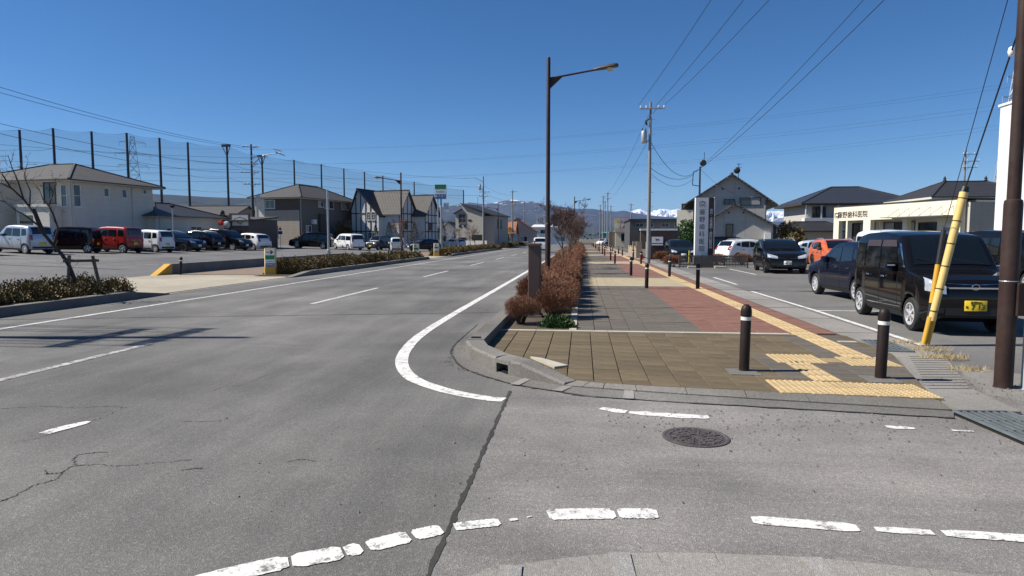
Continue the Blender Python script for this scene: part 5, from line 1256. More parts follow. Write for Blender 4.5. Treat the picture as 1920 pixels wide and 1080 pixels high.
def hip_roof(root, x0, x1, y0, y1, ze, zr, mat, over=.6, axis='y', t=.16, soffit='eave_white', hip=None):
    X0, X1, Y0, Y1 = x0 - over, x1 + over, y0 - over, y1 + over
    if axis == 'y': k = min((X1 - X0) / 2, (Y1 - Y0) / 2 - .01) if hip is None else hip; a, b = ((X0 + X1) / 2, Y0 + k), ((X0 + X1) / 2, Y1 - k)
    else: k = min((Y1 - Y0) / 2, (X1 - X0) / 2 - .01) if hip is None else hip; a, b = (X0 + k, (Y0 + Y1) / 2), (X1 - k, (Y0 + Y1) / 2)
    A, B = (*a, zr), (*b, zr); c = [(X0, Y0, ze), (X1, Y0, ze), (X1, Y1, ze), (X0, Y1, ze)]
    r = MB().add(c + [A, B], [(0, 1, 4), (1, 2, 5, 4), (2, 3, 5), (3, 0, 4, 5)] if axis == 'y' else [(0, 1, 5, 4), (1, 2, 5), (2, 3, 4, 5), (3, 0, 4)]).build('roof', mat, root)
    MB().box(X0 + .02, X1 - .02, Y0 + .02, Y1 - .02, ze - t, ze - .005).build('eaves', soffit, r)
    g = MB()
    for p, q in ((c[0], c[1]), (c[1], c[2])): g.bar((p[0], p[1], ze - .05), (q[0], q[1], ze - .05), .11, .1)
    g.build('rain_gutter', 'gutter_brown', r)
    rc = MB()
    ends = ((c[0], A), (c[1], A), (c[2], B), (c[3], B), (A, B)) if axis == 'y' else ((c[0], A), (c[3], A), (c[1], B), (c[2], B), (A, B))
    for p, q in ends: rc.bar((p[0], p[1], p[2] + .02), (q[0], q[1], q[2] + .03), .16, .09)
    rc.build('ridge_cap', mat, r); return r
def gable_roof(root, x0, x1, y0, y1, ze, zr, mat, axis='y', over=.5, gover=.4, t=.14, mid=None, ze2=None):
    """ridge along axis; mid: ridge offset"""
    ze2 = ze if ze2 is None else ze2
    if axis == 'y':
        m = (x0 + x1) / 2 if mid is None else mid; s1 = (zr - ze) / (m - x0); s2 = (zr - ze2) / (x1 - m); a, b = y0 - gover, y1 + gover
        L = [(x0 - over, a, ze - s1 * over), (m, a, zr), (m, b, zr), (x0 - over, b, ze - s1 * over)]; Rr = [(m, a, zr), (x1 + over, a, ze2 - s2 * over), (x1 + over, b, ze2 - s2 * over), (m, b, zr)]
    else:
        m = (y0 + y1) / 2 if mid is None else mid; s1 = (zr - ze) / (m - y0); s2 = (zr - ze2) / (y1 - m); a, b = x0 - gover, x1 + gover
        L = [(a, y0 - over, ze - s1 * over), (b, y0 - over, ze - s1 * over), (b, m, zr), (a, m, zr)]; Rr = [(a, m, zr), (b, m, zr), (b, y1 + over, ze2 - s2 * over), (a, y1 + over, ze2 - s2 * over)]
    for q in (L, Rr): slab(root, 'roof_plane', [(p[0], p[1], p[2] + t) for p in q], t, mat)
    rc = MB().bar((m, a, zr + t + .03), (m, b, zr + t + .03), .2, .1) if axis == 'y' else MB().bar((a, m, zr + t + .03), (b, m, zr + t + .03), .2, .1)
    rc.build('ridge_cap', mat, root)
def gwall(root, x0, x1, y0, y1, ze, zr, mat, axis='y', mid=None, z0=0, ze2=None):
    ze2 = ze if ze2 is None else ze2
    if axis == 'y': m = (x0 + x1) / 2 if mid is None else mid; return MB().extr([(x0, z0), (x1, z0), (x1, ze2), (m, zr), (x0, ze)], 'y', y0, y1).build('wall', mat, root)
    m = (y0 + y1) / 2 if mid is None else mid; return MB().extr([(y0, z0), (y1, z0), (y1, ze2), (m, zr), (y0, ze)], 'x', x0, x1).build('wall', mat, root)
def wallbox(root, x0, x1, y0, y1, z0, z1, mat, name='wall'): return MB().box(x0, x1, y0, y1, z0, z1).build(name, mat, root)
# ---- white house behind the shop car park (local origin at its near corner)
h = house('house', 'large white two-storey house with grey hipped roof behind the parked kei cars', (-40, 47.7, .7), R(-9))
HB1 = h; wallbox(h, -11, 0, .2, 8.4, -.6, 5.5, 'wall_white'); wallbox(h, -4.2, -.9, -.9, .2, -.6, 3.4, 'wall_white', 'porch')
wallbox(h, -3.9, -2.6, -.92, -.9, -.4, 2.7, 'glass', 'porch_opening'); wallbox(h, -4.3, -.8, -1.0, -.85, 3.35, 3.55, 'eave_white', 'porch_cap'); wallbox(h, -7.5, -5.6, -1.6, .2, -.6, 5.3, 'wall_white')
hip_roof(h, -11, 0, .2, 8.4, 5.5, 7.25, 'roof_grey', .75, 'x'); MB().box(-11.02, .02, .18, 8.42, 3.12, 3.2).build('string_course', 'eave_white', h)
fE = E_(0, 0); fS = S(0, .2)
window(h, fE, .45, 3.45, .55, 1.65, rows=2, mull=0, pane='glass_house'); window(h, fE, 3.25, 4.4, .42, .62, mull=0); window(h, fE, 5.05, 4.4, .42, .62, mull=0); window(h, fE, 7.3, 4.85, .35, .35, mull=0); window(h, fE, 6.0, 1.2, .45, .5, mull=0)
window(h, fS, -.85, 3.45, .5, 1.6, rows=2, mull=0, frame='frame_white'); window(h, fS, -2.6, 3.7, 1.1, 1.55, frame='frame_dark', mull=1); window(h, S(-7.5, -1.6), .4, 2.4, .6, 2.4, mull=0, rows=3, frame='frame_dark')
wallbox(h, -6, 1.0, 7.6, 16.5, -.6, 2.9, 'wall_white', 'annex'); hip_roof(h, -6, 1.0, 7.6, 16.5, 2.95, 4.3, 'roof_dark', .5, 'y')
window(h, E_(1.0, 7.6), 1.2, 1.2, .5, .6, mull=0); window(h, E_(1.0, 7.6), 4.2, 1.1, 1.4, .9)
MB().box(-13, -7.8, -7.5, -1.8, 2.28, 2.36).build('carport_roof', 'curtain', h)
for x, y in ((-8, -7.2), (-8, -2.2)): MB().box(x - .04, x + .04, y - .04, y + .04, -.6, 2.28).build('carport_post', 'frame_grey', h)
# ---- low brown shop
b = house('low_building', 'low brown single-storey building with flat eave and a white shop board', (-41.9, 64.2, .7), cat='building')
wallbox(b, 0, 8.1, 0, 6, -.6, 2.9, 'wall_brown_lo') if M('wall_brown_lo', (.12, .09, .075), .85, var=.12) else 0
slab(b, 'roof_plane', [(-.4, -.9, 2.75), (8.3, -.9, 2.75), (8.3, 6, 3.3), (-.4, 6, 3.3)], .16, 'roof_grey'); wallbox(b, .2, 3.2, -.05, .0, -.3, 2.2, 'frame_grey', 'shutter'); wallbox(b, 6.0, 8.1, -.3, .0, -.6, 3.45, 'wall_brown_lo', 'parapet')
window(b, S(0, 0), 4.4, .7, 1.2, .9, 'frame_dark'); window(b, S(0, -.3), 6.5, .9, .8, .7, 'frame_dark')
sb = MB().box(6.35, 8.05, -.36, -.305, 2.2, 3.25).build('shop_board', 'sign_white', b)
MB().extr([(6.5, 2.85), (7.2, 2.3), (7.9, 2.85), (7.2, 3.1)], 'y', -.372, -.361).build('emblem', 'sign_brown', sb)
MB().extr([(6.65, 2.84), (7.2, 2.4), (7.75, 2.84), (7.2, 3.02)], 'y', -.376, -.373).build('emblem_face', 'sign_white', sb)
# ---- beige apartment block
b = house('apartment_house', 'beige two-tone two-storey apartment block with grey hipped roof', (-36.3, 81.7, .6), R(-10), cat='building')
HB2 = b; wallbox(b, -6.6, 0, 0, 14.0, -.6, 6.2, 'wall_taupe'); wallbox(b, -5.2, -.02, -.06, .02, -.6, 4.65, 'wall_beige', 'lit_front'); wallbox(b, -5.2, -.02, -.04, .02, 4.652, 6.2, 'wall_brown', 'upper_band'); wallbox(b, -6.62, -5.2, -.05, .05, -.6, 6.2, 'wall_white', 'corner_strip')  # taupe sides hold their shade in the colour, beige front the sunlit tone
hip_roof(b, -6.6, 0, 0, 14.0, 6.3, 8.35, 'roof_grey', .75, 'y', hip=5.4)
for u, z, wd, hh in ((4.4, 5.3, 1.1, .65), (6.0, 5.15, 2.1, 1.05), (10.3, 5.2, 2.3, 1.1), (1.4, 1.85, 1.1, .8), (10.6, 2.1, 2.2, .65)): window(b, E_(0, 0), u, z, wd, hh, curtain=1)
window(b, S(0, -.06), -5.0, 4.95, 1.35, 1.0, curtain=0); window(b, S(0, -.06), -4.9, 1.5, 1.4, 1.3, curtain=2)
MB().box(0, .35, 4.3, 5.5, -.6, 4.3).build('stair_recess', 'wall_brown', b); MB().tube((.06, .2, -.5), (.06, .2, 6.1), .04, None, 6).build('downpipe', 'eave_white', b)
# ---- half-timbered house
t = house('house', 'white half-timbered house with steep dark and grey shingled gables', (-33.2, 92, .4), R(-14))
gwall(t, 0, 4.6, 0, 9, 4.9, 8.1, 'plaster_white', 'y', 1.3, -.5, 4.6); gable_roof(t, 0, 4.6, 0, 9, 4.9, 8.1, 'roof_dark', 'y', .4, .45, .16, 1.3, 4.6)
gwall(t, 1.5, 7.2, 1.2, 6.0, 4.9, 8.0, 'plaster_white', 'x', None, -.5); gable_roof(t, 2.2, 7.2, 1.2, 6.0, 4.9, 8.0, 'roof_taupe', 'x', .35, .4, .16)
gwall(t, 3.5, 9.2, 5.2, 9.6, 4.8, 7.5, 'plaster_white', 'x', None, -.5); gable_roof(t, 4.5, 9.2, 5.2, 9.6, 4.8, 7.5, 'roof_taupe', 'x', .35, .4, .16)
def timbers(face, u0, u1, verts, hors, zt):
    for u in verts: fbox(MB(), face, u - .07, u + .07, -.3, zt(u), 0, .05).build('timber', 'timber', t)
    for z in hors: fbox(MB(), face, u0, u1, z - .07, z + .07, .0, .055).build('timber', 'timber', t)
timbers(S(0, 0), 0, 4.5, (.1, .9, 1.7, 2.5, 3.3, 4.1), (4.75, 2.2), lambda u: (8.0 - abs(u - 1.3) * (2.4 if u < 1.3 else 1.05)))
timbers(E_(7.2, 1.2), 0, 4.8, (.1, 1.2, 2.4, 3.6, 4.7), (4.75, 2.2, 3.6), lambda u: 7.9 - abs(u - 2.4) * 1.29)
timbers(E_(9.2, 5.2), 0, 4.4, (.1, 1.1, 2.2, 3.3, 4.3), (4.65, 2.2, 3.5), lambda u: 7.4 - abs(u - 2.2) * 1.22)
for u in (2.75, 3.55): window(t, S(0, 0), u, 3.85, .5, 1.05, rows=3, mull=1)
for u in (2.9, 3.7): window(t, S(0, 0), u, 1.2, .5, .8, rows=2, mull=1)
window(t, E_(7.2, 1.2), 1.5, 2.6, .8, .9, 'frame_dark'); window(t, E_(9.2, 5.2), 1.3, 2.5, 1.0, 1.0, 'frame_dark')
fbox(MB(), S(0, 0), -.0, 4.6, -.5, .6, .0, .06).build('plinth', 'brick_red', t)
# wire fence and panels along the end of the car park
f = thing('mesh_fence', 'low grey railing fence along the end of the shop car park', 'fence', (-28, 84.5, .2))
for k in range(11): MB().tube((k * 1.2, 0, -.3), (k * 1.2, 0, 1.0), .03, None, 6).build('post', 'galv', f)
for z in (.3, .5, .7, .96): MB().box(0, 12, -.015, .015, z - .02, z + .02).build('rail', 'galv', f)
f = thing('panel_fence', 'white corrugated panel fence beside the white minivan', 'fence', (-26.2, 80.0, .3))
for k in range(8): MB().box(k * .42, k * .42 + .4, -.02 - .02 * (k % 2), .02 - .02 * (k % 2), -.3, 1.45).build('panel', 'wall_metal', f)
# ---- grey modern house
g = house('house', 'grey stucco modern house with offset dark pitched roof and square window', (-21.0, 108, 0), R(-12))
MB().extr([(0, -.2), (4.85, -.2), (4.85, 5.75), (1.2, 7.15), (1.2, 6.4), (0, 5.75)], 'y', 0, 8).build('wall', 'wall_grey', g)
slab(g, 'roof_plane', [(1.0, -.35, 7.4), (6.9, -.35, 5.4), (6.9, 8.3, 5.4), (1.0, 8.3, 7.4)], .16, 'roof_dark'); slab(g, 'roof_plane', [(-.35, -.3, 5.75), (1.2, -.3, 6.55), (1.2, 8.3, 6.55), (-.35, 8.3, 5.75)], .14, 'roof_dark')
wallbox(g, 4.852, 6.6, .6, 7.8, -.2, 5.3, 'wall_grey'); window(g, S(0, 0), .6, 4.2, 1.25, 1.35, 'frame_grey', rows=2); 
for u, z in ((.65, 3.55), (1.55, 3.55)): window(g, S(0, 0), u, z, .28, .2, 'frame_dark', 0, sill=False)
window(g, S(0, 0), 2.3, 4.55, .45, .1, 'frame_dark', 0, sill=False); window(g, S(0, 0), .6, 1.4, 1.2, .3, 'frame_dark'); fbox(MB(), S(0, 0), 2.9, 4.8, -.2, 2.2, .0, .05).build('carport_shade', 'black', g)  # carport: black panel on the wall, painted as the shade inside
for u in (1.6, 3.2): window(g, E_(6.6, .6), u, 3.3, .5, 1.4, 'frame_dark', 0)
wallbox(g, 3.4, 7.0, -4, -3.8, -.2, 1.25, 'plaster_white', 'garden_wall')
MB().tube((2.8, 3, 6.6), (2.8, 3, 8.6), .03, None, 5).build('aerial', 'dark_metal', g)
# ---- orange roofed houses and neighbours
def simple_house(label, loc, w_, d_, ze, zr, wall, roof, axis='y', rz=0, name='house', cat='house', group=None):
    o = house(name, label, loc, rz, cat, group); gwall(o, 0, w_, 0, d_, ze, zr, wall, axis, None, -.3); gable_roof(o, 0, w_, 0, d_, ze, zr, roof, axis, .45, .4)
    window(o, S(0, 0), w_ * .18, .9, w_ * .2, 1.1); window(o, S(0, 0), w_ * .6, .9, w_ * .2, 1.1, curtain=1)
    if ze > 4:
        window(o, S(0, 0), w_ * .2, ze - 1.7, w_ * .18, 1.0); window(o, S(0, 0), w_ * .62, ze - 1.7, w_ * .18, 1.0, curtain=2)
    window(o, E_(w_, 0), d_ * .3, .9, 1.3, 1.1); window(o, Wf(0, 0), d_ * .3, .9, 1.3, 1.1); return o
simple_house('single-storey house with bright orange pantile roof beyond the grey modern house', (-17.6, 128, 0), 4.2, 7, 2.7, 4.9, 'plaster_white', 'roof_orange', 'x')
simple_house('house with broad dull red tiled roof behind the orange pantile roof', (-17.5, 138, 0), 7.5, 8, 3.2, 5.7, 'wall_grey', 'roof_red', 'y')
simple_house('small pale house with low orange and grey roof beside the tall shop sign', (-26.0, 116, 0), 4.4, 8, 2.6, 4.4, 'plaster_white', 'roof_taupe', 'y')
simple_house('brown low house glimpsed behind the netting pole and conifers', (-31.0, 128, 0), 5.2, 7, 3.3, 4.6, 'wall_taupe', 'roof_taupe', 'x')
w_ = simple_house('long pale warehouse roof far along the left side of the road', (-13.5, 178, 0), 11, 22, 4.6, 5.4, 'wall_metal', 'wall_metal', 'x', cat='building', name='warehouse')
# ---- tall shop sign
sg = thing('shop_sign', 'tall pole sign with green, white and blue bands beside the car park', 'sign', (-19.6, 90.4, .1))
MB().tube((0, 0, -.2), (0, 0, 7.0), .16, .13, 12).build('post', 'galv', sg, smooth=40); MB().tube((-.45, 0, 3), (-.45, 0, 7.0), .08, None, 8).build('post', 'galv', sg)
bx_ = MB().box(-.85, .75, -.2, .2, 6.95, 8.98).build('cabinet', 'sign_white', sg)
for z0, z1, m in ((8.35, 8.93, 'green_sign'), (7.0, 7.62, 'blue_sign')): MB().box(-.82, .72, -.215, -.201, z0, z1).build('band', m, bx_)
lettering('FamilyMart', .27, 'blue_sign', bx_, (-.05, -.21, 7.98), (R(90), 0, 0)); lettering('酒 たばこ', .36, 'white', bx_, (-.05, -.225, 7.31), (R(90), 0, 0))
at = MB().box(.35, 1.1, -.06, .06, 5.2, 6.45).build('cash_panel', 'sign_white', sg); lettering('銀行\nATM', .34, 'blue_sign', at, (.72, -.066, 5.85), (R(90), 0, 0)); MB().box(.1, .36, -.02, .02, 5.8, 5.86).build('bracket', 'galv', sg)
# ---- gabled house on the right
g = house('house', 'grey-white gabled house with dark tiled roof and cream balcony behind the pillar sign', (10.0, 62, 0), R(-9))
HGB = g; gwall(g, .1, 6.4, 0, 9, 5.1, 7.25, 'wall_gable', 'y', 3.4, -.2, 5.1); gable_roof(g, .1, 6.4, 0, 9, 5.1, 7.25, 'roof_kawara', 'y', .9, .45, .16, 3.4)
gwall(g, 1.1, 6.7, -2.6, -.002, 2.9, 4.45, 'wall_gable', 'y', 3.6, -.2, 2.7); gable_roof(g, 1.1, 6.7, -2.6, -.6, 2.9, 4.45, 'roof_kawara', 'y', .5, .4, .15, 3.6, 2.7)
window(g, S(0, 0), 2.8, 4.72, .85, .36, 'frame_dark', 1, sill=False); window(g, S(0, 0), 4.15, 4.62, 1.7, .58, 'frame_dark', 1, curtain=2, sill=False)
for u in (2.55, 3.95): fbox(MB(), S(0, 0), u, u + .16, 6.0, 6.16, 0, .04).build('vent', 'frame_dark', g)
for u in (3.0, 4.2): fbox(MB(), S(0, -2.6), u, u + .14, 3.75, 3.9, 0, .04).build('vent', 'frame_dark', g)
window(g, S(0, -2.6), 2.9, 1.5, .5, 1.3, 'frame_dark', 0)
wallbox(g, -1.35, .1, -.3, 3.0, 2.75, 4.2, 'wall_clinic', 'balcony'); wallbox(g, -1.0, .1, 3.0, 3.1, 4.2, 4.95, 'frame_dark', 'balcony_rail')
for x, y in ((-1.25, -.2), (-.2, -.2)): wallbox(g, x, x + .1, y, y + .1, -.1, 2.75, 'frame_dark', 'balcony_post')
window(g, Wf(.1, 0), .5, 4.3, 1.6, .75, 'frame_dark'); MB().tube((4.0, .6, 7.0), (4.0, .6, 8.4), .03, None, 6).build('aerial_mast', 'dark_metal', g); MB().lathe([(0, 0), (.22, .04), (.3, .12)], 12, (3.85, .45, 7.75), 'y').build('dish', 'dark_metal', g)
for z in (8.0, 8.3): MB().box(3.8, 4.25, .58, .62, z, z + .03).build('aerial', 'dark_metal', g)
MB().box(6.72, 7.0, -2.4, -2.1, 0, 2.7).build('downpipe', 'frame_dark', g); MB().box(6.0, 6.5, -3.0, -2.61, 1.55, 2.1).build('air_conditioner', 'frame_white', g)
# ---- clinic
c = house('clinic', 'low cream flat-roofed dental clinic with deep window recesses and slim canopy', (19.4, 53.2, 0), R(-71.73), 'building')
def cw(x0, x1, z0, z1, y0=0, y1=.35, m='wall_clinic', nm='wall'): return MB().box(x0, x1, y0, y1, z0, z1).build(nm, m, c)
cw(-.2, .37, -.1, 2.93); cw(2.93, 3.63, -.1, 2.93); cw(6.54, 6.9, -.1, 2.93); cw(-.2, 11.0, 2.932, 4.0); cw(3.63, 6.54, -.1, .8); cw(10.75, 11.0, -.1, 2.93)
cw(-.2, 11.0, -.1, 3.95, 1.1, 9, 'wall_clinic', 'core'); cw(6.902, 10.74, -.1, 2.93, .7, 1.09, 'wall_clinic', 'recessed_wall'); MB().box(10.99, 11.25, .4, 9, -.1, 3.8).build('side_wall', 'wall_clinic_shaded', c); cw(-.25, 11.05, 4.002, 4.06, -.05, 9, 'frame_dark', 'coping')
window(c, S(0, 1.1), .6, .1, 2.2, 2.6, 'frame_dark', 2, curtain=2, sill=False); window(c, S(0, 1.1), 3.75, .9, 2.7, 1.8, 'frame_dark', 2, curtain=1, sill=False); window(c, S(0, .7), 7.25, 1.75, 1.3, .85, 'frame_dark', 1, sill=False); window(c, S(0, .7), 9.2, .2, 1.3, 2.2, 'frame_grey', 1, pane='curtain', sill=False)
MB().box(9.2, 10.5, .62, .69, 2.3, 2.55).build('shutter_box', 'frame_white', c)
cn_ = MB().box(5.6, 10.7, -1.0, 0, 2.98, 3.03).build('canopy', 'frame_grey', c)
for k in range(6): MB().tube((6.2 + .85 * k, -.9, 3.03), (6.2 + .85 * k, 0, 3.6), .012, None, 5).build('stay', 'dark_metal', cn_)
lettering('藤野歯科医院', .52, 'sign_brown', c, (1.78, -.012, 3.34), (R(90), 0, 0), extrude=.01)
def logo(par, cx, cz, s, y, mat, nm='logo'):
    m = MB(); ar = lambda r, a0, a1, n=12: [(cx + s * r * math.cos(R(a0 + (a1 - a0) * i / n)), y, cz + s * r * math.sin(R(a0 + (a1 - a0) * i / n))) for i in range(n + 1)]
    m.path(ar(.5, -60, 240), .05 * s, 5); m.path(ar(.22, 180, 360), .045 * s, 5); m.path([(cx - .22 * s, y, cz), (cx + .22 * s, y, cz)], .045 * s, 5); m.path([(cx, y, cz + .4 * s), (cx, y, cz + .75 * s)], .05 * s, 5); m.path([(cx - .6 * s, y, cz + .5 * s), (cx + .6 * s, y, cz + .5 * s)], .045 * s, 5)
    return m.build(nm, mat, par)
logo(c, .02 + .1, 3.3, .42, -.012, 'sign_brown')
# ---- pillar sign and slatted fence
p = thing('pillar_sign', 'tall white and brown pillar sign with vertical lettering behind the slatted fence', 'sign', (6.08, 36.75, .02), R(4))
wp = MB().box(0, .7, -.12, .12, .55, 3.78).build('white_panel', 'sign_white', p); bp_ = MB().box(.702, 1.0, -.115, .115, .55, 3.78).build('brown_panel', 'sign_brown', p); MB().box(-.03, 1.03, -.14, .14, -.02, .58).build('base', 'kerb_concrete', p)
MB().box(1.0, 1.03, -.12, .12, .58, 3.8).build('edge_trim', 'sign_white', p)
for i, ch in enumerate('藤野歯科医院'): lettering(ch, .33, 'sign_brown', wp, (.36, -.124, 2.98 - .395 * i), (R(90), 0, 0))
logo(wp, .36, 3.4, .3, -.124, 'sign_brown')
for i, ch in enumerate('歯科・小児歯科・歯科口腔外科'): lettering(ch, .165, 'white', bp_, (.85, -.119, 3.1 - .155 * i), (R(90), 0, 0))
f = thing('slat_fence', 'low dark fence of upright slats in front of the pillar sign', 'fence', (5.2, 36.3, .02))
for k in range(47): MB().box(k * .078, k * .078 + .04, -.015, .015, .06, .68).build('slat', 'fence_grey', f)
for z in (.14, .6): MB().box(0, 3.64, .016, .045, z, z + .05).build('rail', 'fence_grey', f)
for x in (0, 1.2, 2.4, 3.6): MB().box(x, x + .06, .016, .08, -.02, .7).build('post', 'fence_grey', f)
for k, (x0, x1) in enumerate(((5.6, 6.2), (7.0, 7.6))):
    wsx = MB().box(x0, x1, 35.75, 35.9, .012, .13, .02).build('wheel_stop', 'strip_cream'); tag(wsx, 'concrete wheel stop on the asphalt before the slatted fence', 'wheel stop', 'wheel stops at the slatted fence')
gw = thing('sign_wall', 'dark brown gate wall with white name plates beside the utility pole', 'wall', (4.85, 50.4, 0))
MB().box(0, 1.9, 0, .25, -.05, 2.02).build('wall', 'sign_brown', gw)
pl = MB().box(.35, 1.18, -.03, 0, 1.25, 1.72).build('name_plate', 'sign_white', gw); lettering('藤野', .14, 'sign_brown', pl, (.76, -.034, 1.5), (R(90), 0, 0)); MB().box(.35, 1.18, -.03, 0, 1.08, 1.18).build('name_plate', 'sign_white', gw)
sw = thing('garden_wall', 'pale stone block wall with gate posts beyond the red cone', 'wall', (4.5, 53.5, 0))
for k in range(9): MB().box(-.1, .1, k * 1.2, k * 1.2 + 1.18, -.05, .95 - .12 * (k % 2)).build('block', 'stone_wall', sw)
for y in (-.25, 3.6): MB().box(-.22, .22, y, y + .3, -.05, 1.35).build('gate_post', 'stone_wall', sw)
# ---- tiled roof houses
j = house('house', 'traditional house with broad dark tiled roof and white balcony behind the clinic', (26.0, 80, 0))
wallbox(j, 0, 11.6, 0, 9, -.2, 5.5, 'wall_gable'); hip_roof(j, 0, 11.6, 0, 9, 5.65, 7.85, 'roof_kawara', 1.0, 'x', .2, 'timber', hip=5.2)
wallbox(j, -.6, 3.2, -1.0, 0, 3.3, 3.95, 'plaster_white', 'balcony')
for x in (-.5, 1.2, 3.0): wallbox(j, x, x + .14, -.95, -.8, 3.95, 5.4, 'plaster_white', 'balcony_post')
window(j, S(0, 0), .6, 4.0, 1.4, 1.2, 'frame_dark'); window(j, S(0, 0), 4.4, 3.9, 1.6, 1.1, 'frame_dark')
wallbox(j, -3.2, 3, -2.6, -.01, -.2, 2.4, 'wall_gable', 'lower_storey'); hip_roof(j, -3.2, 3, -2.6, 0, 2.5, 3.5, 'roof_kawara', .7, 'x', .16, 'timber')
j2 = house('house', 'house with dark brown tiled hip roof and finials behind the clinic roof', (31.0, 62, 0)); wallbox(j2, 0, 9, 0, 8, -.2, 5.1, 'wall_white'); hip_roof(j2, 0, 9, 0, 8, 5.25, 6.9, 'roof_dark', .7, 'x', .2, 'eave_white', hip=3.4)
for x in (2.7, 6.3): MB().lathe([(.14, 0), (.18, .1), (.1, .2), (.14, .3), (0, .55)], 8, (x, 4, 6.9)).build('finial', 'roof_dark', j2)
window(j2, S(0, 0), 1, 3.6, 1.5, 1.1, 'frame_dark')
wbd = house('commercial_building', 'tall white clad building edge behind the brown pole', (21.2, 34.2, 0), cat='building')
MB().box(0, 12, 0, 2.4, -.1, 8.3).build('wall', 'plaster_white', wbd); MB().box(.3, 12, -.06, -.002, .2, 8.0).build('metal_cladding', 'wall_metal', wbd); MB().box(-.06, 12.1, -.1, 2.5, 8.302, 8.42).build('coping', 'frame_white', wbd)
# ---- kiosk with bright board, dark block, teal shop
k_ = house('kiosk', 'small cream kiosk under a bright pink and yellow picture board', (6.45, 131, 0), cat='building')
wallbox(k_, 0, 2.4, 0, 4, -.1, 2.95, 'wall_clinic'); wallbox(k_, -1.2, 0, .6, 3.6, -.1, 2.95, 'wall_taupe', 'side_room'); window(k_, S(0, 0), 1.2, 1.2, .75, 1.3, 'frame_dark', 0)
MB().box(-.2, 2.9, -.3, 1.4, 2.952, 3.1).build('flat_roof', 'frame_white', k_)
pb = MB().box(-.2, 2.75, -.3, -.1, 3.15, 5.5).build('picture_board', M('board_pink', (.75, .42, .5), .5, var=.15, scale=1.2), k_)
M('board_yellow', (.78, .6, .2), .5); M('board_brown', (.25, .13, .05), .5); M('board_cream', (.8, .74, .55), .5); M('board_green', (.2, .4, .1), .5)
MB().box(-.2, .9, -.312, -.301, 3.2, 5.45).build('yellow_print', 'board_yellow', pb)
for x, z, r_, m in ((.25, 4.1, .6, 'board_cream'), (.3, 4.3, .4, 'board_yellow'), (.5, 4.8, .16, 'board_green'), (1.35, 4.1, .32, 'board_cream'), (1.75, 3.9, .35, 'board_brown'), (1.8, 4.6, .2, 'board_brown'), (2.4, 4.2, .16, 'orange_cone'), (1.1, 4.9, .22, 'board_green')):
    MB().lathe([(r_, 0), (0, -.004)], 14, (x, -.315 - .004 * r_, z), 'y').build('print', m, pb)
d_ = house('dark_building', 'long dark flat-roofed building behind the transformer pole', (7.9, 112, 0), cat='building')
wallbox(d_, 0, 13, 0, 14, -.1, 4.6, 'wall_darkgrey'); wallbox(d_, -.2, 13.2, -.3, 14, 4.602, 4.85, 'frame_dark', 'roof_edge'); wallbox(d_, 1.6, 13.3, -1.6, 0, 2.9, 3.2, 'frame_white', 'lower_canopy'); wallbox(d_, 1.7, 13.2, -1.4, -.01, -.1, 2.88, 'wall_brown_lo', 'lower_front')
for u in (1.0, 2.6, 5.2, 7.4): window(d_, S(0, 0), u, 3.5, 1.2, .6, 'frame_grey', 1, sill=False)
tq = simple_house('small teal roadside shop far down the right side', (5.4, 172, 0), 3.6, 8, 2.9, 3.2, 'teal', 'teal', 'x', cat='building', name='shop') if M('teal', (.06, .25, .27), .6) else 0
# far houses on both sides
rgf = random.Random(21); kinds = [('plaster_white', 'roof_dark', 'white house with dark roof'), ('wall_beige', 'roof_grey', 'beige house with grey roof'), ('wall_grey', 'roof_taupe', 'grey house with brown roof'), ('wall_taupe', 'roof_dark', 'taupe house with dark roof'), ('wall_white', 'roof_red', 'cream house with red roof')]
for i in range(26):
    left = i % 2; y = 165 + i * 13 + rgf.uniform(-3, 3); x = (-32 - rgf.uniform(0, 40)) if left else (14 + rgf.uniform(0, 60)); k = kinds[i % 5]; zz = rgf.uniform(4.6, 5.4)
    simple_house('distant ' + k[2] + ' among the far rows of houses', (x, y, 0), rgf.uniform(7, 11), rgf.uniform(7, 10), zz, zz + rgf.uniform(1.4, 2.2), k[0], k[1], 'xy'[i % 2], group='far houses: ' + k[2])
for i, (x, y, k) in enumerate([(-52, 110, 0), (-60, 92, 1), (-47, 122, 2), (36, 112, 3), (46, 100, 0), (24, 128, 1), (52, 70, 2)]):
    k = kinds[k]; simple_house(k[2] + ' in the second row behind the ' + ('beige apartment block', 'white hipped house', 'half-timbered house', 'traditional tiled house', 'clinic houses', 'dark flat building', 'brown tiled house')[i], (x, y, 0), 9, 8, 5.0, 6.4, k[0], k[1], 'yx'[i % 2])
def pipe(root, x, y, z0, z1, mat='eave_white'): MB().tube((x, y, z0), (x, y, z1), .045, None, 6).build('downpipe', mat, root)
def ac(root, x0, x1, y0, y1, z): MB().box(x0, x1, y0, y1, z, z + .6).build('air_conditioner', 'frame_white', root)
pipe(HB1, .06, .3, -.5, 5.4); pipe(HB1, .06, 6.1, -.5, 5.4); pipe(HB1, 1.06, 8.0, -.5, 2.9); ac(HB1, .02, .36, 2.0, 2.8, .2); ac(HB1, 1.02, 1.36, 10.5, 11.3, .1)
pipe(HB2, .06, 13.6, -.5, 6.2); pipe(HB2, -6.55, -.12, -.5, 6.2); ac(HB2, .02, .36, 2.6, 3.4, 2.9); ac(HB2, .02, .36, 9.0, 9.8, .2); pipe(HGB, .16, -.06, -.1, 5.0, 'gutter_brown'); pipe(HGB, 6.34, -.06, 2.6, 5.0, 'gutter_brown')
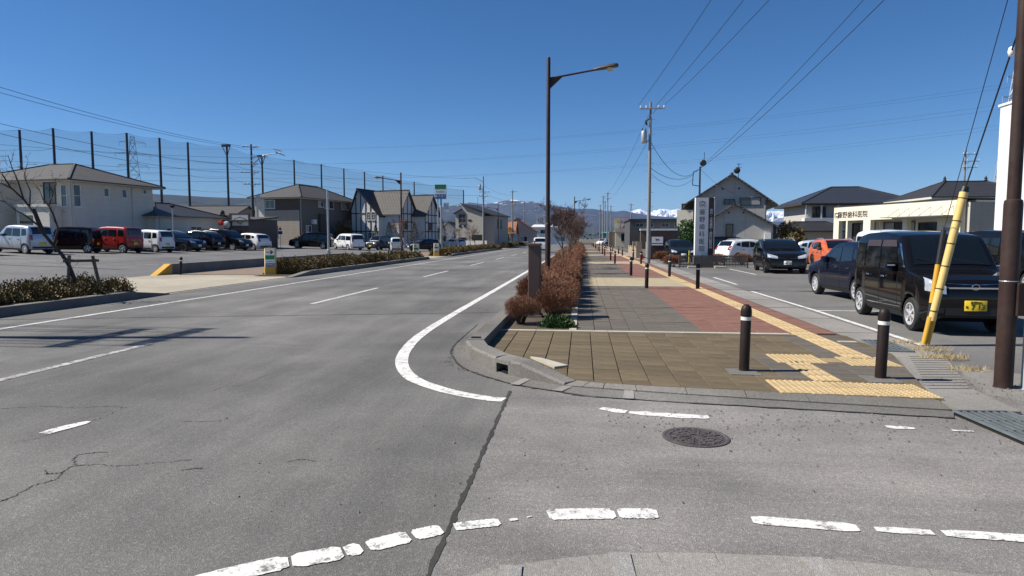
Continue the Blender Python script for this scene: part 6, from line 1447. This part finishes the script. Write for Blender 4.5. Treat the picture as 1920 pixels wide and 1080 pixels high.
# small street things
mp = thing('traffic_mirror', 'orange traffic mirror on a pole before the low brown building', 'mirror', (-35.2, 61.6, .65)); MB().tube((0, 0, 0), (0, 0, 2.5), .045, None, 8).build('post', 'orange_cone', mp); MB().lathe([(0, -.08), (.25, -.04), (.36, 0), (.36, .03), (0, .05)], 16, (.3, 0, 2.3), 'y').build('mirror', 'galv', mp); MB().lathe([(0, -.03), (.3, 0)], 12, (-.3, 0, 2.5), 'y').build('mirror', 'orange_cone', mp)
lp = thing('lot_lamp', 'slender grey car-park lamp post beside the white house annex', 'lamp', (-34.4, 52.3, .6)); MB().tube((0, 0, 0), (0, 0, 3.6), .07, .05, 8).build('post', 'galv', lp); MB().lathe([(.05, 3.55), (.2, 3.7), (.2, 3.78), (0, 3.85)], 10).build('head', 'dark_metal', lp)
lp = thing('lot_pole', 'plain pale grey pole standing behind the low concrete wall', 'pole', (-21.5, 54.0, .12)); MB().lathe([(.16, 0), (.16, .5), (.09, .55), (.08, 5.6), (0, 5.62)], 12).build('post', 'galv', lp, smooth=40)
ns = thing('parking_sign', 'small red and blue notice on a thin post before the beige block', 'sign', (-32.9, 69, .55)); MB().tube((0, 0, 0), (0, 0, 2.1), .03, None, 6).build('post', 'galv', ns)
MB().box(-.25, .25, -.03, -.01, 1.5, 1.85).build('plate', 'blue_sign', ns); MB().lathe([(.25, 0), (0, -.01)], 3, (0, -.03, 2.1), 'y').build('triangle_plate', 'orange_cone', ns)
bs = thing('road_sign', 'blue road direction sign half hidden by the bare trees', 'sign', (-1.3, 95, 0)); MB().tube((0, 0, 0), (0, 0, 5.2), .07, None, 8).build('post', 'galv', bs); MB().box(-2.9, -1.3, -.05, 0, 3.3, 5.0).build('panel', 'blue_sign', bs); MB().tube((0, 0, 4.4), (-2.8, 0, 4.4), .05, None, 6).build('arm', 'galv', bs)
ws_ = thing('warning_sign', 'yellow diamond warning sign in front of the orange roofed house', 'sign', (-13.3, 121, 0)); MB().tube((0, 0, 0), (0, 0, 3.2), .05, None, 6).build('post', 'galv', ws_); MB().extr([(-.5, 3.3), (0, 2.8), (.5, 3.3), (0, 3.8)], 'y', -.08, -.06).build('plate', 'yellow', ws_)
# garden planting near the houses
place_tree(olive, (-33.4, 88.6, .2), 0, (1, 1, 1), 'olive leafy garden tree before the half-timbered house', None, 'garden_tree'); place_tree(con, (-41.5, 72.5, .3), 0, (.9, .9, .6), 'dark conifer between the low brown shop and the beige block', None, 'conifer_tree'); place_tree(gold, (-35.0, 79.2, .5), 0, (1, 1, .9), 'golden-brown round shrub at the corner of the beige block', None, 'garden_shrub')
for i, (x, y, s_, lab) in enumerate([(-28.6, 89, .45, 'dark clipped conifer at the foot of the half-timbered house'), (-26.8, 89.4, .5, 'dark clipped conifer beside the railing fence'), (-23.6, 91, .5, 'dark conifer by the last gable of the half-timbered house'), (-21.6, 100, .6, 'dark conifer behind the tall shop sign'), (-14.4, 124, .5, 'dark conifer beside the orange pantile house')]): place_tree(con, (x, y, .1), i, (s_ * 1.2, s_ * 1.2, s_), lab, None, 'conifer_tree')
place_tree(st2[1], (-25.0, 88.0, .2), 2, (1.3, 1.3, 1.2), 'dark bare garden tree in front of the half-timbered gables'); place_tree(cam_, (8.7, 53.5, 0), 0, (1, 1, 1), 'glossy evergreen tree beside the dark service pole', None, 'garden_tree'); place_tree(orangey, (18.6, 62.0, 0), 0, (.9, .9, 1), 'golden leafy tree beside the gabled house', None, 'garden_tree')
place_tree(olive, (17.3, 56, 0), 1, (.6, .6, .55), 'small green tree before the clinic entrance', None, 'garden_tree')
for i, (x, y, lab) in enumerate([(5.6, 47.2, 'bare brown bush at the foot of the dark gate wall'), (5.05, 37.6, 'bare brown bush at the left end of the slatted fence'), (8.0, 40.5, 'bare brown bush behind the slatted fence and pillar sign'), (9.6, 40.8, 'bare brown bush behind the slatted fence by the white hatchback')]): place_bush('bush', midb[i % 3], SB, (x, y, .02), i, (1.1, 1, .75), lab, 'bush')
# ================================================================ golf net, pylons, mountains, air
net = thing('golf_net', 'very tall golf range netting strung between dark steel masts', 'net')
NP = [(-170, 138, 27.5), (-152, 142, 27.5), (-134.7, 146.5, 27.6), (-126.7, 147.4, 28.0), (-119.7, 151.1, 27.7), (-113.2, 154.8, 27.8), (-110.2, 163.2, 27.8), (-107.6, 171.5, 27.8), (-101.8, 181.2, 28.0), (-100.5, 199.4, 27.2), (-97.0, 214.9, 28.0), (-93.4, 229.4, 28.1), (-90.4, 243.8, 28.0), (-87.2, 258.2, 28.2), (-85.6, 277.5, 28.5), (-78.3, 302.4, 28.0), (-60, 330, 26)]
m, t_, b_, tc = new_mat('netting'); MATS['netting'] = m
b_.inputs['Base Color'].default_value = (.03, .06, .06, 1); tr_ = nn(t_, 'ShaderNodeBsdfTransparent'); mx = nn(t_, 'ShaderNodeMixShader'); mx.inputs[0].default_value = .2
lin(t_, tr_.outputs[0], mx.inputs[1]); lin(t_, b_.outputs[0], mx.inputs[2]); lin(t_, mx.outputs[0], t_.nodes['Material Output'].inputs[0])
m, t_, b_, tc = new_mat('windbreak'); MATS['windbreak'] = m
b_.inputs['Base Color'].default_value = (.01, .075, .05, 1); tr_ = nn(t_, 'ShaderNodeBsdfTransparent'); mx = nn(t_, 'ShaderNodeMixShader'); mx.inputs[0].default_value = .6
lin(t_, tr_.outputs[0], mx.inputs[1]); lin(t_, b_.outputs[0], mx.inputs[2]); lin(t_, mx.outputs[0], t_.nodes['Material Output'].inputs[0])
M('mast', (.03, .035, .045), .55, .3)
for i, (x, y, z) in enumerate(NP):
    MB().tube((x, y, 0), (x, y, z), .36, .27, 8).build('mast', 'mast', net, smooth=40)
    if i == 0: continue
    a = NP[i - 1]; n = 8
    def pz(u, zt): return zt - .7 * 4 * u * (1 - u)
    vs = []; 
    for k in range(n + 1):
        u = k / n; xx, yy, zt = a[0] + (x - a[0]) * u, a[1] + (y - a[1]) * u, a[2] + (z - a[2]) * u; vs += [(xx, yy, 0), (xx, yy, pz(u, zt))]
    MB().add(vs, [(2 * k, 2 * k + 2, 2 * k + 3, 2 * k + 1) for k in range(n)]).build('net_panel', 'netting', net)
    if i > 5: MB().quad((a[0] + .3, a[1] - .3, 0), (x + .3, y - .3, 0), (x + .3, y - .3, 7.5), (a[0] + .3, a[1] - .3, 7.5)).build('windbreak', 'windbreak', net)
    for frac, sg_ in ((1, .5), (.83, .4), (.68, .5), (.54, .4), (.42, .6)):
        pts = [(a[0] + (x - a[0]) * k / n, a[1] + (y - a[1]) * k / n, (a[2] + (z - a[2]) * k / n) * frac - sg_ * 4 * (k / n) * (1 - k / n)) for k in range(n + 1)]
        MB().path(pts, .035, 4).build('support_cable', 'wire', net)
for i in (8, 9):
    x, y, z = NP[i]; MB().box(x - 1.3, x + 1.3, y - .6, y - .2, z - .2, z + .5).build('floodlight_bank', 'mast', net)
    for d in (-1, 0, 1): MB().tube((x, y, z - 3), (x + d * 1.2, y - .4, z), .1, None, 5).build('strut', 'mast', net)
def pylon(label, loc, h, wb, arms, rz=0):
    p = thing('pylon', label, 'pylon', loc, rz); m = MB(); n = 9
    def wd(z): return wb * (1 - z / h) ** 1.0 * .5 + .9
    zs = [h * (1 - (1 - k / n) ** 1.25) for k in range(n + 1)]
    for k in range(n):
        a, b = wd(zs[k]), wd(zs[k + 1]); c0 = [(-a, -a), (a, -a), (a, a), (-a, a)]; c1 = [(-b, -b), (b, -b), (b, b), (-b, b)]
        for q in range(4):
            r = (q + 1) % 4; P = lambda c, z: (c[0], c[1], z)
            m.tube(P(c0[q], zs[k]), P(c1[q], zs[k + 1]), .16, None, 4, False); m.tube(P(c0[q], zs[k]), P(c1[r], zs[k + 1]), .09, None, 4, False); m.tube(P(c0[r], zs[k]), P(c1[q], zs[k + 1]), .09, None, 4, False); m.tube(P(c1[q], zs[k + 1]), P(c1[r], zs[k + 1]), .09, None, 4, False)
    m.build('lattice', 'galv', p)
    for z, L in arms:
        for sg_ in (-1, 1):
            a = MB(); a.tube((0, 0, z + 1.2), (sg_ * L, 0, z), .12, None, 4); a.tube((0, 0, z - .3), (sg_ * L, 0, z), .12, None, 4); a.tube((sg_ * L, 0, z), (sg_ * L, 0, z - 2), .1, None, 4); a.build('cross_arm', 'galv', p)
    return p
pylon('tall lattice power pylon behind the golf netting masts', (-236, 327, 0), 55, 10, [(52, 6), (46, 8), (40, 7)], R(35))
pylon('tall lattice power pylon behind the white clad building', (150, 250, 0), 60, 9, [(57, 6), (50, 8), (43, 7)], R(30))
for z0, off in ((55, -6), (55, 6), (48, -8), (48, 8), (41, -7), (41, 7)):
    cable((150 + off * .8, 250, z0), (-236 + off * .8, 327, z0 - 5), 9, 'faint high-tension line spanning the sky between the two pylons', 'high-tension lines', .022, 40)
# ---- mountains
def rock(name, forest, bare, snow_lo, snow_hi, scale, amt=1.0):
    m, t, b, tc = new_mat(name); co = tc.outputs['Object']; s = nn(t, 'ShaderNodeSeparateXYZ'); lin(t, co, s.inputs[0])
    mp = nn(t, 'ShaderNodeMapping'); mp.inputs['Scale'].default_value = (1, 1, .45); lin(t, co, mp.inputs[0])
    n1 = noi(t, mp.outputs[0], scale, 8, .65); c = mixc(t, forest, bare, ramp(t, noi(t, mp.outputs[0], scale * .6, 6, .6), [(.38, (0, 0, 0)), (.62, (1, 1, 1))]))
    hgt = mth(t, 'DIVIDE', mth(t, 'SUBTRACT', s.outputs[2], snow_lo), snow_hi - snow_lo)
    k = mth(t, 'ADD', mth(t, 'MULTIPLY', hgt, 1.0), mth(t, 'MULTIPLY', mth(t, 'SUBTRACT', n1, .5), 4.0))
    c = mixc(t, c, (.7, .73, .78), mth(t, 'MULTIPLY', ramp(t, k, [(.45, (0, 0, 0)), (.62, (1, 1, 1))]), amt)); lin(t, c, b.inputs['Base Color']); b.inputs['Roughness'].default_value = .9
    MATS[name] = m
rock('forest_hill', (.02, .03, .028), (.035, .042, .038), 9000, 9500, .004)
rock('high_ridge', (.03, .037, .04), (.055, .055, .055), 480, 680, .006, .9)
rock('snow_range', (.12, .13, .15), (.2, .2, .22), 250, 560, .004, 1.0)
def W2(px, Z): r = (px - 960) / 1230; return Z * (r * .9943 - .1064), Z * (r * .1064 + .9943)
def range_mesh(name, sky_line, D, depth, mat, rough, seed, n=260, rows=26, noise_s=1.0, spur=.5):
    """ridge whose crest follows a surveyed skyline (bearing, elevation), with eroded flanks"""
    px0, px1 = sky_line[0][0], sky_line[-1][0]; mb = MB(); vs = []; fs = []
    for j in range(rows + 1):
        v = j / rows
        for i in range(n + 1):
            px = px0 + (px1 - px0) * i / n; ht = interp(sky_line, px) / 1230 * D
            dd = D - depth * (1 - v) if v <= 1 else D; x, y = W2(px, dd)
            q = Vector((x / 900 * noise_s + seed, y / 900 * noise_s, 0))
            f = noise.fractal(q, 1.0, 2.0, 6, noise_basis='PERLIN_ORIGINAL'); rd = 1 - abs(noise.noise(q * 1.3 + Vector((0, 0, 5)))) * 2
            prof = v ** 1.25; h = ht * prof + ht * rough * f * (.35 + .65 * math.sin(v * math.pi)) * (1 if v < 1 else .55) + ht * spur * .35 * (rd - .3) * math.sin(v * math.pi)
            vs.append((x, y, max(-1, h) if j else -30))
    for j in range(rows):
        for i in range(n): a = j * (n + 1) + i; fs.append((a, a + 1, a + n + 2, a + n + 1))
    # back slope
    o = len(vs)
    for i in range(n + 1):
        px = px0 + (px1 - px0) * i / n; x, y = W2(px, D + depth * .6); vs.append((x, y, -30))
    for i in range(n): a = rows * (n + 1) + i; fs.append((a, a + 1, o + i + 1, o + i))
    return struct(mb.add(vs, fs).build(name, mat, None, smooth=180))
H0 = 447
sk = lambda L: [(p, H0 - y) for p, y in L]
range_mesh('snow_mountains', sk([(1080, 415), (1150, 408), (1172, 402), (1180, 398), (1190, 396), (1200, 393), (1212, 398), (1222, 397), (1232, 394), (1243, 392), (1256, 396), (1268, 394), (1290, 399), (1340, 402), (1400, 400), (1440, 398), (1470, 396), (1500, 399), (1540, 404), (1700, 408), (2100, 412)]), 15500, 5000, 'snow_range', .3, 3.3, 420, 26, 3.0, .9)
range_mesh('mountains', sk([(-500, 392), (-200, 392), (0, 392), (270, 392), (480, 392), (640, 392), (720, 392), (790, 391), (840, 388), (880, 380), (905, 383), (925, 381), (940, 378), (955, 375), (970, 376), (985, 379), (1000, 378), (1025, 384), (1050, 388), (1080, 392), (1110, 392), (1135, 396), (1155, 397), (1168, 394), (1185, 399), (1210, 403), (1240, 406), (1290, 410), (1400, 414), (1600, 420), (2200, 424)]), 10000, 4200, 'high_ridge', .1, 1.7, 360, 26, 1.0)
range_mesh('forest_hills', sk([(-600, 300), (-200, 306), (-60, 315), (0, 320), (30, 332), (80, 345), (160, 356), (260, 364), (330, 367), (400, 371), (480, 372), (560, 385), (640, 396), (760, 410), (850, 414), (940, 418), (1040, 420), (1150, 425), (1300, 428), (1500, 426), (1800, 422), (2300, 415)]), 5200, 2200, 'forest_hill', .12, 8.1, 260, 16, 1.6)
# far-off woods and hedgerows at the foot of the hills
rgw = random.Random(4); mb = MB()
for k in range(9000):
    px = rgw.uniform(-250, 2200); Z = rgw.choice((420, 560, 800, 1200)) * rgw.uniform(.85, 1.15); x, y = W2(px, Z)
    if -40 < x < 30 and Z < 900: continue
    hmax = 6 + 5 * noise.noise(Vector((x / 60, y / 60, 0))) + Z * .002
    z = rgw.random() * max(2, hmax); s = 1.6 * rgw.uniform(.6, 1.5); d = rv(rgw); e = d.cross(rv(rgw)).normalized() * s
    p = Vector((x, y, z)); mb.add([p - d * s, p + e, p + d * s, p - e], [(0, 1, 2, 3)])
foliage('far_leaf', [(.03, .035, .02), (.05, .045, .03), (.07, .055, .04), (.03, .04, .025)], .8)
tag(mb.build('far_wood', 'far_leaf', None, fix=False), kind='stuff')
# ---- air
m = bpy.data.materials.new('air'); m.use_nodes = True; t_ = m.node_tree; t_.nodes.remove(t_.nodes['Principled BSDF'])
pv = nn(t_, 'ShaderNodeVolumePrincipled'); pv.inputs['Color'].default_value = (.2, .44, 1, 1); pv.inputs['Density'].default_value = 2.6e-5; pv.inputs['Anisotropy'].default_value = .1
lin(t_, pv.outputs[0], t_.nodes['Material Output'].inputs['Volume']); MATS['air'] = m
tag(MB().box(-26000, 26000, -2000, 27000, -40, 950).build('haze', 'air'), kind='stuff')
